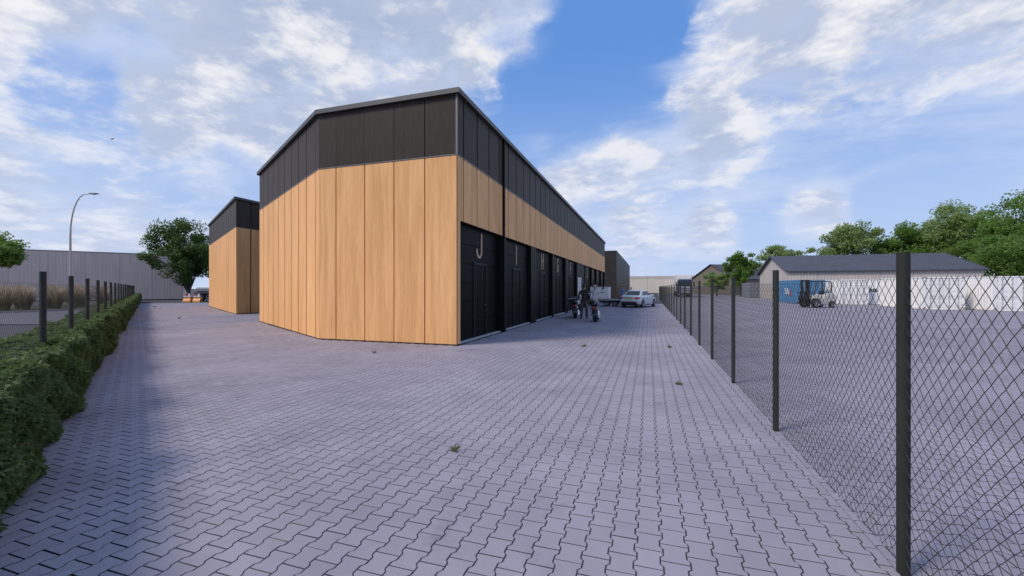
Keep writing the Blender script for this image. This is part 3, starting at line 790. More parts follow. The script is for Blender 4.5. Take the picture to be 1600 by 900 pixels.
def tree(name, label, loc, h, r, mat, n=9000, leaf=.30, trunk_h=None, seed=1, group=None, squash=.8, clumps=60, trunk_r=None):
    rg = np.random.default_rng(seed); root = thing(name, label, 'tree', loc, 0, group)
    th = trunk_h if trunk_h else h*.22; cz = th+(h-th)*.5; rz = (h-th)*.5; tr = trunk_r or max(.12, h*.016)
    lean = rg.normal(0, .02, 2)*h
    g = G(); g.tube([(0, 0, -.1), (lean[0]*.2, lean[1]*.2, th*.6), (lean[0]*.5, lean[1]*.5, th*1.2), (lean[0], lean[1], cz+rz*.5)], [tr*1.25, tr, tr*.8, tr*.18], 9)
    g.build('trunk', M['bark'], root)
    C = []
    while len(C) < clumps:
        p = rg.uniform(-1, 1, 3); q = np.linalg.norm(p)
        if q > 1 or q < .35: continue
        a = math.atan2(p[1], p[0]); wob = .80+.16*math.sin(3*a+seed)+.13*math.sin(5*a+2*seed+p[2]*3)+rg.normal(0, .07)
        if p[2] < -.55 and rg.random() < .6: continue
        C.append((p[0]*r*wob, p[1]*r*wob, cz+p[2]*rz*(.86+.16*math.sin(2.2*a+seed))))
    C = np.array(C)
    lb = G()
    for i in rg.choice(len(C), min(14, len(C)), replace=False):
        c = C[i]; z0 = th*rg.uniform(.75, 1.5); m = (c[0]*.45, c[1]*.45, (z0+c[2])*.5+.08*h)
        lb.tube([(lean[0]*.4, lean[1]*.4, z0), m, tuple(c)], [tr*.5, tr*.28, tr*.08], 6, cap=False)
    lb.build('limbs', M['bark'], root)
    ci = rg.integers(0, len(C), n); cr = (r*.22+.15)*rg.uniform(.65, 1.25, len(C))
    v = unit(rg.normal(size=(n, 3)))*(rg.random(n)**.45)[:, None]; v[:, 2] *= squash*.8
    P = C[ci]+v*cr[ci][:, None]; P[:, 2] = np.maximum(P[:, 2], th*.6)
    out = unit(P-np.array([0, 0, cz])); D = unit(out*.5+rg.normal(0, .6, (n, 3))+np.array([0, 0, -.15]))
    U = unit(np.array([0, 0, 1.])+out*.4+rg.normal(0, .55, (n, 3)))
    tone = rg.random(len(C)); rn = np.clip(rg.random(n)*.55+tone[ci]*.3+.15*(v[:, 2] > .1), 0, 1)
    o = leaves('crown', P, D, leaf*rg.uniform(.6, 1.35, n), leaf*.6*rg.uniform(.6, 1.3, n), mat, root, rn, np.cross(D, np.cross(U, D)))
    return root
TR = 'trees along the right skyline'
tree('broadleaf_tree', 'dark green tree beside the left corner of the wood panelled building', (-56.3, 38.9, 0), 11.2, 4.5, M['leafD'], 26000, .27, 1.0, 21, None, .85, 90)
tree('broadleaf_tree', 'dark green tree half hidden behind the corner of the left panelled building', (-60.5, 47.5, 0), 10.2, 4.0, M['leafD'], 12000, .30, 1.8, 5)
tree('broadleaf_tree', 'green tree cut off by the left edge of the picture', (-52.3, 20.2, 0), 6.9, 2.4, M['leafM'], 9000, .24, 2.2, 8)
tree('broadleaf_tree', 'pale airy tree behind the right shed, leftmost of the tall row', (33.7, 89.7, 0), 13.6, 5.0, M['leafL'], 14000, .42, 3.0, 11, TR, 1., 75)
tree('broadleaf_tree', 'dense dark rounded tree behind the shed roof between two paler trees', (41.6, 89.5, 0), 12.4, 6.0, M['leafM'], 18000, .45, 3, 12, TR, 1., 95)
tree('broadleaf_tree', 'tall pale feathery tree rising highest behind the shed roof', (47.5, 89, 0), 16.4, 6.2, M['leafL'], 20000, .42, 3, 23, TR, .95, 100)
tree('broadleaf_tree', 'large mid green tree at the right edge of the picture', (51.0, 79, 0), 15.4, 6.2, M['leafM'], 22000, .40, 3, 14, TR, 1., 120)
tree('broadleaf_tree', 'lower green tree just right of the shed end', (42.2, 68.0, 0), 8.8, 4.4, M['leafM'], 15000, .32, 1.2, 15, TR, 1., 85)
tree('broadleaf_tree', 'green tree between the tall dark trees at far right behind the shed end', (46.5, 76, 0), 11.5, 5.0, M['leafM'], 15000, .38, 2, 19, TR, 1., 90)
tree('broadleaf_tree', 'pale rounded tree showing above the gable of the right shed', (24.9, 97.4, 0), 10.6, 4.8, M['leafL'], 9000, .42, 3, 16, TR)
tree('broadleaf_tree', 'compact bright green tree between the brown shed and the long shed', (16.5, 89.4, 0), 8.8, 3.3, M['leafM'], 11000, .34, 1.5, 17, TR, .85, 70)
tree('broadleaf_tree', 'low pale bushy tree in front of the brown shed', (12.9, 92.4, 0), 5.4, 2.6, M['leafL'], 5000, .34, .8, 18, TR)

def reed_clump(loc, h, seed, label):
    rg = np.random.default_rng(seed); root = thing('reed_clump', label, 'ornamental grass', loc, 0, 'tall grasses in the planting bed')
    for nm, n, mat, lo, hi, w, sp in (('blades', 520, M['reed'], .4, .9, .035, 1.25), ('plumes', 150, M['plume'], .7, 1.15, .045, .75)):
        a = rg.uniform(0, 2*math.pi, n); s = rg.uniform(.1, 1, n)*sp; L = h*rg.uniform(lo, hi, n); V = []; F = []; rn = rg.random(n); R2 = []
        b0 = rg.uniform(0, .35, n)
        for i in range(n):
            d = np.array([math.cos(a[i]), math.sin(a[i])]); sd_ = np.array([-d[1], d[0]]); st = []
            for q in (0, .4, .75, 1.):
                rr = b0[i]*.6+s[i]*L[i]*.55*q**1.6; z = L[i]*(q-.22*s[i]*q*q*q); ww = w*((1-q)**.6 if nm == 'blades' else (.25+.9*(q > .6)))*(.0 if q == 1 else 1)+.004
                c = d*rr; st.append((c-sd_*ww/2, c+sd_*ww/2, z))
            o = len(V)
            for l_, r_, z in st: V += [(l_[0], l_[1], z), (r_[0], r_[1], z)]
            for q in range(3): F.append((o+2*q, o+2*q+1, o+2*q+3, o+2*q+2)); R2.append(rn[i])
        ob(nm, npmesh(nm, np.array(V), np.array(F), mat, np.array(R2)), root)
RP = ['at the far left edge', 'second from the left edge', 'third from the left edge', 'left of the nearest left fence post', 'just behind the nearest left fence post',
      'right of the nearest left fence post', 'left of the lamp post', 'beside the lamp post', 'right of the lamp post', 'last before the hedge hides the bed']
for i in range(10):
    yy_ = 12.2+i*1.25; xx_ = -42.0-.05*i-(i % 3)*.5-(max(0, i-7))*.8
    reed_clump((xx_, yy_, .02), 1.75+.22*((i*37) % 5)/5, 30+i, 'buff flowering grass clump in the kerbed bed, '+RP[i])
for i in range(8):
    reed_clump((-45.5-.3*(i % 2), 11.2+i*1.6, .02), 1.9, 60+i, 'buff grass clump in the rear row of the bed, number %s from the left edge' % ('one', 'two', 'three', 'four', 'five', 'six', 'seven', 'eight')[i])

def weed(loc, r, seed, label):
    rg = np.random.default_rng(seed); root = thing('weed', label, 'weed', loc, 0, 'weeds in the paving joints'); n = 26
    a = rg.uniform(0, 6.28, n); L = r*rg.uniform(.4, 1, n); el = rg.uniform(.15, 1.0, n)
    D = np.c_[np.cos(a)*np.cos(el), np.sin(a)*np.cos(el), np.sin(el)]
    leaves('leaf_rosette', D*L[:, None]*.55+np.array([0, 0, .006]), D, L, L*.28, M['weed'], root)
    g = G(); g.tube([(0, 0, 0), (.01, 0, r*.5), (.015, .01, r*.95)], .0025, 5); g.build('stem', M['weed'], root)
for i, (x_, y_, r_, lb) in enumerate(((-1.81, 3.77, .085, 'largest weed, growing in the paving joint in the foreground'), (.47, 7.5, .09, 'small weed in the paving near the fence'), (-1.68, 11.54, .11, 'small weed in the middle of the paving before the shadow'),
        (.52, 12.1, .11, 'small weed near the fence, farthest of the two there'), (-6.4, 8.83, .10, 'tiny weed in front of the wood panels'), (-23.2, 15.6, .16, 'tiny weed on the paving before the left panelled building'), (-39.5, 24.6, .17, 'tiny weed near the far end of the hedge'))):
    weed((x_, y_, 0), r_, 90+i, lb)

# ---------------------------------------------------------------- background buildings
M['ware'] = pm('warehouse_sheet', (.70, .53, .455), .6, var=.07, scale=2, stretch=(1, 1, .1))
M['shedwall'] = pm('shed_sheet', (.50, .45, .40), .6, var=.06, scale=1.2, stretch=(1, 1, .2))
M['shedroof'] = pm('shed_roof_sheet', (.055, .055, .068), .5, var=.12, scale=1)
M['brown'] = pm('brown_sheet', (.16, .135, .11), .7, var=.08)
M['cream'] = pm('cream_wall', (.62, .55, .47), .7, var=.05, scale=.4); M['cream2'] = pm('cream_parapet', (.50, .45, .40), .7, var=.05)
def sheet_wall(name, p0, p1, h, pitch, depth, mat, parent, z0=0., span=3.0, ztop=None):
    p0, p1 = Vector(p0), Vector(p1); L = (p1-p0).length; d = (p1-p0)/L; p0 = p0+Vector((d.y, -d.x))*.025; n = max(1, round(L/span)); w = L/n
    vs, fs = corrugated(w-.02, h, pitch, depth); g = G(); g.add(vs, fs); me = g.mesh(name, mat); ang = math.atan2(d.y, d.x)
    for i in range(n):
        o = ob(name, me, parent); q = p0+d*w*i; o.location = (q.x, q.y, z0); o.rotation_euler = (0, 0, ang)
wh = thing('warehouse', 'long low warehouse clad in grey vertical metal sheets behind the lamp post', 'building', (-65, 44.2, 0))
wp0, wp1 = Vector((-97.5, .6)), Vector((-65, 44.2)); wd = (wp1-wp0).normalized(); wn = Vector((-wd.y, wd.x))
G().prism([tuple(wp0+wn*.12), tuple(wp1+wn*.12), tuple(wp1+wn*25), tuple(wp0+wn*25)], 0, 6.3).build('inner_wall', M['ware'], wh)
sheet_wall('wall_panel', wp0, wp1, 6.36, .33, .016, M['ware'], wh, 0, 3.4)
g = G(); q = [wp0-wn*.08, wp1-wn*.08, wp1+wn*.3, wp0+wn*.3]; g.prism([tuple(v) for v in q], 6.362, 6.45); g.build('roof_trim', M['flash'], wh)
for o in list(wh.children): bp(o)

def gable_shed(name, label, o2, u, v, w, L, eave, ridge, wm, rm, over=.35, pitch=.33):
    """o2: corner; u: along gable (unit), v: along ridge (unit)"""
    root = thing(name, label, 'building', (o2[0], o2[1], 0)); o2, u, v = Vector(o2), Vector(u), Vector(v)
    def P(a, b, z): q = o2+u*a+v*b; return (q.x, q.y, z)
    g = G(); vs = [P(0, 0, 0), P(w, 0, 0), P(w, 0, eave), P(w/2, 0, ridge), P(0, 0, eave)]; vs += [P(0, L, 0), P(w, L, 0), P(w, L, eave), P(w/2, L, ridge), P(0, L, eave)]
    g.add(vs, [(0, 1, 2, 3, 4), (9, 8, 7, 6, 5), (0, 5, 6, 1), (0, 4, 9, 5), (1, 6, 7, 2), (4, 3, 8, 9), (3, 2, 7, 8)]); g.build('inner_wall', wm, root)
    sheet_wall('wall_panel', P(0, 0, 0)[:2], P(0, L, 0)[:2], eave, pitch, .03, wm, root) if (u.x*v.y-u.y*v.x) < 0 else sheet_wall('wall_panel', P(0, L, 0)[:2], P(0, 0, 0)[:2], eave, pitch, .03, wm, root)
    for side in (0, 1):
        sl_ = math.hypot(w/2, ridge-eave); k = (sl_+over)/sl_
        n = max(2, round((L+.6)/1.0)); 
        for i in range(n):
            b0 = -.3+(L+.6)*i/n; b1 = -.3+(L+.6)*(i+1)/n; g = G(); m = 6; vs = []; fs = []
            for j in range(m*2+1):
                b = b0+(b1-b0)*j/(2*m); dz = .06+(.05 if (j % 4) in (1, 2) else 0)
                a0 = w/2; a1 = w/2+(w/2)*k*(1 if side else -1); z1 = ridge-(ridge-eave)*k
                vs += [P(a0, b, ridge+dz), P(a1, b, z1+dz), P(a1, b, z1+dz-.14)]
            for j in range(2*m): fs += [(3*j, 3*j+1, 3*j+4, 3*j+3), (3*j+1, 3*j+2, 3*j+5, 3*j+4)]
            g.add(vs, fs); g.build('roof_sheet', rm, root)
    for b in (-.32, L+.3):
        for s in (1, -1):
            g = G(); g.tube([P(w/2, b, ridge+.06), P(w/2+s*(w/2+.3), b, eave-(ridge-eave)*.3/(w/2)+.06)], .09, 6); g.build('verge_trim', rm, root)
    for o in list(root.children): bp(o)
    return root
gable_shed('metal_shed', 'long cream metal shed with dark grey pitched roof behind the containers', (16.45, 60.2), (0, 1), (1, 0), 14.3, 18.6, 3.7, 5.95, M['shedwall'], M['shedroof'])
gable_shed('metal_shed', 'brown gabled shed behind the trees in the middle distance', (18.7, 107.), (-.568, .823), (.823, .568), 14.6, 22, 3.7, 7.3, M['brown'], M['shedroof'], .2, .5)
cb_ = thing('warehouse', 'far pale cream warehouse closing the view past the parked car', 'building', (0, 143, 0))
for i in range(10): G().cbox(-18+4.4*i, -18+4.4*(i+1)-.04, 143, 143.2, 0, 4.55, .02).build('wall_panel', M['cream'], cb_)
for i in range(10): G().cbox(-18+4.4*i, -18+4.4*(i+1)-.04, 142.96, 143.2, 4.56, 5.45, .02).build('parapet_panel', M['cream2'], cb_)
G().box(-18, 25.9, 143.22, 160, 0, 5.4).build('inner_wall', M['cream2'], cb_)
for o in list(cb_.children): bp(o)
# low wall and fence far left
lw = thing('boundary_wall', 'low brown boundary wall seen under the left tree', 'wall', (-62, 62, 0))
g = G(); g.box(-66, -44, 67, 67.3, 0, 1.2); g.build('wall', M['brown'], lw); g = G(); g.box(-66.05, -43.95, 66.95, 67.35, 1.202, 1.3); g.build('coping', M['kerb'], lw)
for i in range(10): G().box(-65.5+2.3*i, -65.4+2.3*i, 67.1, 67.2, 1.303, 2.3).build('post', M['post'], lw)
for o in list(lw.children): bp(o)

# ---------------------------------------------------------------- lamps
def lamp(name, label, loc, h, arm, rz, r=.075, mat=None):
    root = thing(name, label, 'street lamp', loc, rz, 'street lamps'); mat = mat or M['lampost']
    pts = [(0, 0, 0), (0, 0, h*.35), (0, 0, h*.62)]
    for i in range(1, 9):
        a = math.pi/2*i/8; pts.append((arm*.78*(1-math.cos(a)), 0, h*.62+h*.36*math.sin(a)))
    pts.append((arm, 0, h*.985))
    G().tube(pts, [r*1.3, r*1.15, r]+[r*.8-.003*i for i in range(9)], 12).build('pole', mat, root)
    g = G(); g.tube([(0, 0, 0), (0, 0, .9)], r*1.7, 12); g.build('base_sleeve', mat, root)
    g = G(); rings = []
    for x_, w_, t_ in ((arm-.05, .06, .05), (arm+.1, .13, .08), (arm+.4, .15, .085), (arm+.62, .09, .05)):
        rings.append([(x_, w_*math.cos(a), h*.985+t_*math.sin(a)*(1 if math.sin(a) > 0 else .5)) for a in [2*math.pi*k/12 for k in range(12)]])
    g.loft(rings); hd = g.build('lamp_head', M['flash'], root)
    g = G(); g.ball((arm+.3, 0, h*.985-.03), (.2, .1, .05), 10, 6); g.build('diffuser', M['diff'], hd)
M['lampost'] = pm('lamp_post_paint', (.50, .45, .42), .45, var=.05); M['diff'] = pm('lamp_diffuser', (.6, .62, .6), .2)
lamp('street_lamp', 'tall pale street lamp with curved arm behind the left hedge', (-42.9, 20.8, 0), 9.1, 1.45, YAW+R(3), .068)
lamp('street_lamp', 'dark far lamp with its head showing beside the bright green tree', (17.2, 90.6, 0), 7.2, 1.3, YAW, .06, M['post'])

# ---------------------------------------------------------------- containers
M['cwhite'] = pm('container_white', (.86, .84, .81), .45, var=.05, scale=1.5, stretch=(1, 1, .3)); M['cblue'] = pm('container_blue', (.075, .22, .40), .45, var=.12, scale=2, stretch=(1, 1, .3))
M['cgrey'] = pm('container_grey', (.20, .215, .25), .5); M['rod'] = pm('lock_rod', (.55, .53, .51), .35, .5); M['rust'] = pm('rusty_casting', (.42, .33, .27), .7, var=.4, scale=9)
M['black'] = pm('black_paint', (.012, .012, .013), .6); M['white'] = pm('white_paint', (.8, .8, .8), .5); M['red'] = pm('red_paint', (.55, .05, .06), .45); M['tyre'] = pm('tyre_rubber', (.018, .018, .019), .8, bump=.3)
def container(label, loc, rz, mat, L=6.06, W_=2.44, H=2.44, group='shipping containers in the yard'):
    """door end at local y=0 facing -y, body towards +y"""
    c = thing('shipping_container', label, 'container', loc, rz, group); z0 = -.0
    g = G()
    for x0 in (0, W_-.12):
        for y0 in (0, L-.14): g.box(x0, x0+.12, y0, y0+.14, .19, H-.12)
    for y0 in (.02, L-.10):
        g.box(.121, W_-.121, y0, y0+.08, .02, .17); g.box(.121, W_-.121, y0, y0+.08, H-.11, H-.005)
    for x0 in (.01, W_-.07):
        g.box(x0, x0+.06, .141, L-.141, .03, .17); g.box(x0, x0+.06, .141, L-.141, H-.09, H-.005)
    g.build('frame', mat, c)
    g = G()
    for x0 in (-.005, W_-.155):
        for y0 in (-.008, L-.17):
            for z_ in (0, H-.118): g.cbox(x0, x0+.16, y0, y0+.178, z_, z_+.12, .01)
    g.build('corner_castings', M['rust'] if mat is M['cwhite'] else mat, c)
    for side in (0, 1):
        vs, fs = corrugated(L-.28, H-.26, .28, .036); g = G(); g.add(vs, fs); o = g.build('side_panel', mat, c)
        if side == 0: o.location = (.05, L-.14, .17); o.rotation_euler = (0, 0, R(-90))
        else: o.location = (W_-.05, .14, .17); o.rotation_euler = (0, 0, R(90))
    vs, fs = corrugated(W_-.24, H-.26, .28, .036); g = G(); g.add(vs, fs); o = g.build('end_panel', mat, c); o.location = (W_-.12, L-.04, .17); o.rotation_euler = (0, 0, R(180))
    vs, fs = corrugated(L-.1, W_-.1, .3, .02); g = G(); g.add(vs, fs); o = g.build('roof_panel', mat, c)
    o.matrix_local = Matrix(((0, 0, 1, .05), (1, 0, 0, .05), (0, -1, 0, H-.05), (0, 0, 0, 1)))
    hw = (W_-.26)/2
    for k in (0, 1):
        g = G(); x0 = .125+k*(hw+.01); g.cbox(x0, x0+hw, .045, .09, .18, H-.13, .01)
        for j in range(4): zz = .30+j*.52; g.cbox(x0+.08, x0+hw-.08, .03, .0445, zz, zz+.40, .012)
        d = g.build('door', mat, c)
        for rx in (x0+.28, x0+hw-.28):
            g = G(); g.tube([(rx, .0, .10), (rx, .0, H-.06)], .02, 8)
            for zz in (.25, .95, 1.6, 2.2): g.box(rx-.05, rx+.05, -.012, .044, zz, zz+.05)
            g.tube([(rx, -.02, 1.05), (rx+.22, -.03, 1.05)], .012, 6); g.build('lock_rod', M['rod'], d)
        g = G()
        for zz in (.35, .95, 1.55, 2.1): xx_ = x0-.01 if k == 0 else x0+hw-.05; g.box(xx_, xx_+.06, .02, .05, zz, zz+.10)
        g.build('hinge', M['rod'], d)
    return c
def decal(me, parent, origin, xdir, ydir, label):
    o = ob('lettering', me, parent); x_, y_ = Vector(xdir), Vector(ydir); z_ = x_.cross(y_)
    o.matrix_local = Matrix(((x_.x, y_.x, z_.x, origin[0]), (x_.y, y_.y, z_.y, origin[1]), (x_.z, y_.z, z_.z, origin[2]), (0, 0, 0, 1))); tag(o, label)
GZ = -.012
bc = container('blue shipping container with white lettering beside the forklift', (14.5, 50.2, GZ), R(2.5), M['cblue'])
decal(text_mesh('SSAi', .95, .012, M['white'], .78, .012), bc, (.003, 3.0, .95), (0, -1, 0), (0, 0, 1), 'white lettering on the blue side')
g = G(); g.ball((0, 0, 0), (.02, .26, .22), 12, 8); g.tube([(0, -.05, .15), (0, -.1, .55)], .05, 6); o = g.build('emblem', M['red'], bc); o.location = (.0, 2.0, .95); tag(o, 'red emblem beside the lettering')
container('white shipping container with its doors facing us right behind the forklift', (17.65, 49.1, GZ), 0, M['cwhite'])
sc_ = container('white shipping container lying crosswise in shade with black lettering', (20.25+6.06, 50.0, GZ), R(90), M['cwhite'])
decal(text_mesh('ARES', .42, .012, M['black'], 1.05, .012), sc_, (.003, 6.06-.44, 1.25), (0, -1, 0), (0, 0, 1), 'black lettering partly hidden by the next container')
container('white shipping container in front of the crosswise one, left of the right hand pair', (19.5, 39.4, GZ), R(1.5), M['cwhite'])
container('white shipping container cut off by the right edge of the picture', (22.9, 38.3, GZ), 0, M['cwhite'])
container('grey container tucked behind the corner of the cream shed', (15.5, 76.6, GZ), 0, M['cgrey'])

# ---------------------------------------------------------------- vehicles
M['carpaint'] = pm('car_paint_white', (.62, .63, .64), .22, .1, var=.02, spec=.6); M['glass'] = glass_mat('dark_glass'); M['chrome'] = pm('chrome', (.6, .6, .62), .15, 1., var=.02)
M['taillight'] = pm('tail_light_red', (.45, .03, .05), .15); M['plate'] = pm('yellow_plate', (.72, .50, .05), .4); M['darkplastic'] = pm('dark_plastic', (.02, .02, .022), .5); M['rim'] = pm('wheel_rim', (.30, .30, .31), .35, .6)
def wheel(parent, c, r, w, axis=(1, 0, 0), spokes=5, rimmat=None, ribs=True):
    ax = Vector(axis); c = Vector(c); g = G(); n = 28; u = Vector((0, 0, 1)); v = ax.cross(u)
    rings = []
    for (rr, d) in ((r*.66, -.5), (r*.90, -.5), (r*.985, -.38), (r, -.15), (r, .15), (r*.985, .38), (r*.90, .5), (r*.66, .5)):
        rings.append([c+(u*math.cos(2*math.pi*k/n)+v*math.sin(2*math.pi*k/n))*rr+ax*(d*w) for k in range(n)])
    g.loft(rings, True, False); t = g.build('wheel', M['tyre'], parent)
    g = G(); rings = []
    for (rr, d) in ((r*.66, -.48), (r*.60, -.44), (r*.57, 0), (r*.60, .44), (r*.66, .48)):
        rings.append([c+(u*math.cos(2*math.pi*k/n)+v*math.sin(2*math.pi*k/n))*rr+ax*(d*w) for k in range(n)])
    g.loft(rings, True, False)
    for k in range(spokes):
        a = 2*math.pi*k/spokes; d = u*math.cos(a)+v*math.sin(a)
        g.tube([c+ax*w*.18, c+d*r*.62+ax*w*.3], [r*.13, r*.07], 6); g.tube([c-ax*w*.18, c+d*r*.62-ax*w*.3], [r*.13, r*.07], 6)
    g.tube([c-ax*w*.35, c+ax*w*.35], r*.16, 12); g.build('rim', rimmat or M['rim'], t); return t
def car(loc, rz):
    c = thing('parked_car', 'white saloon car seen from behind, parked in the shaded lane', 'car', loc, rz)
    ys_ = np.linspace(-2.24, 2.24, 57); rings = []
    def ip(y_, xs, vs): return float(np.interp(y_, xs, vs))
    for y_ in ys_:
        w = ip(y_, [-2.24, -2.1, -1.7, -.6, .8, 1.7, 2.05, 2.24], [.70, .80, .865, .885, .885, .85, .76, .60])
        zt = ip(y_, [-2.24, -2.15, -1.9, -1.3, -.5, .6, 1.0, 1.7, 2.1, 2.24], [.86, .985, 1.01, 1.00, .97, .93, .92, .83, .70, .60])
        zb = ip(y_, [-2.24, -2.0, -1.7, 1.7, 2.0, 2.24], [.36, .30, .22, .20, .24, .34])
        for cy in (-1.33, 1.36):
            d = abs(y_-cy)
            if d < .37: zb = max(zb, .31+math.sqrt(.37**2-d*d))
        zm = max(.58, zb+.03); half = [(w*.90, zb), (w*.985, min(zb+.08, zm-.005)), (w, zm), (w*.985, zt-.14), (w*.93, zt-.05), (w*.80, zt-.012), (w*.4, zt+.01)]
        rings.append([(a, y_, z) for a, z in half]+[(-a, y_, z) for a, z in reversed(half)])
    G().loft(rings).build('body', M['carpaint'], c)
    def cab(z, yf, yb, w, n=5): # rounded rectangle
        pts = []
        for (sx, sy) in ((1, 1), (-1, 1), (-1, -1), (1, -1)):
            for k in range(n):
                a = (k/(n-1))*math.pi/2+{(1, 1): 0, (-1, 1): math.pi/2, (-1, -1): math.pi, (1, -1): 1.5*math.pi}[(sx, sy)]
                yy0 = yf if sy > 0 else yb; pts.append((sx*(w-.08)+.08*math.cos(a), yy0-sy*.1+.1*math.sin(a), z))
        return pts
    G().loft([cab(.90, 1.02, -1.72, .80), cab(1.0, .92, -1.60, .765), cab(1.34, .24, -.98, .61), cab(1.405, .10, -.84, .55), cab(1.43, -.05, -.68, .44)]).build('roof', M['carpaint'], c)
    def quad(nm, a, mat, par=c):
        g = G(); g.add(a, [tuple(range(len(a)))]); return g.build(nm, mat, par)
    quad('rear_window', [(-.62, -1.585, 1.025), (.62, -1.585, 1.025), (.50, -1.035, 1.345), (-.50, -1.035, 1.345)], M['glass'])
    quad('windscreen', [(-.62, .91, 1.02), (.62, .91, 1.02), (.50, .285, 1.345), (-.50, .285, 1.345)], M['glass'])
    for s in (1, -1):
        x0, x1 = s*.766, s*.632
        quad('side_window', [(x0+s*.006, .72, 1.01), (x0+s*.006, -.28, 1.01), (x1+s*.006, -.28, 1.33), (x1+s*.006, .22, 1.33)], M['glass'])
        quad('side_window', [(x0+s*.006, -.34, 1.01), (x0+s*.006, -1.30, 1.01), (x1+s*.006, -.86, 1.33), (x1+s*.006, -.34, 1.33)], M['glass'])
        g = G(); g.cbox(s*.50-.24*(s < 0)+.0, s*.50+.24*(s > 0)+.0, -2.275, -2.10, .70, .87, .03); g.cbox(s*.74-.07, s*.74+.07, -2.2, -1.95, .71, .86, .03); g.build('tail_light', M['taillight'], c)
        g = G(); g.cbox(s*.93-.1, s*.93+.1, .60, .74, .93, 1.05, .03); g.tube([(s*.80, .68, .96), (s*.9, .68, .98)], .025, 6); g.build('door_mirror', M['carpaint'], c)
        g = G(); g.box(s*.889-.003, s*.889+.003, -.34, -.325, .35, .95); g.box(s*.889-.003, s*.889+.003, .66, .675, .35, .93); g.build('door_gap', M['darkplastic'], c)
        g = G(); g.cbox(s*.888-.015, s*.888+.015, -.28, -.10, .82, .85, .006); g.cbox(s*.888-.015, s*.888+.015, -1.2, -1.02, .82, .85, .006); g.build('door_handle', M['chrome'], c)
        g = G(); g.cbox(s*.55-.2, s*.55+.2, 2.08, 2.2, .58, .70, .03); g.build('headlight', M['chrome'], c)
    g = G(); g.cbox(-.70, .70, -2.31, -2.05, .48, .66, .05); g.build('bumper', M['carpaint'], c)
    g = G(); g.cbox(-.66, .66, -2.285, -2.0, .27, .475, .04); g.build('bumper_valance', M['darkplastic'], c)
    G().cbox(-.26, .26, -2.285, -2.235, .735, .845, .004).build('number_plate', M['plate'], c)
    G().cbox(-.40, .40, -2.268, -2.2, .85, .872, .004).build('boot_trim', M['chrome'], c)
    G().box(-.70, .70, -1.75, 1.75, .18, .3).build('underbody', M['darkplastic'], c)
    for y_ in (-1.33, 1.36):
        for s in (1, -1): wheel(c, (s*.77, y_, .315), .315, .2, (s, 0, 0))
    return c
car((-.79, 37.45, 0), -R(19))

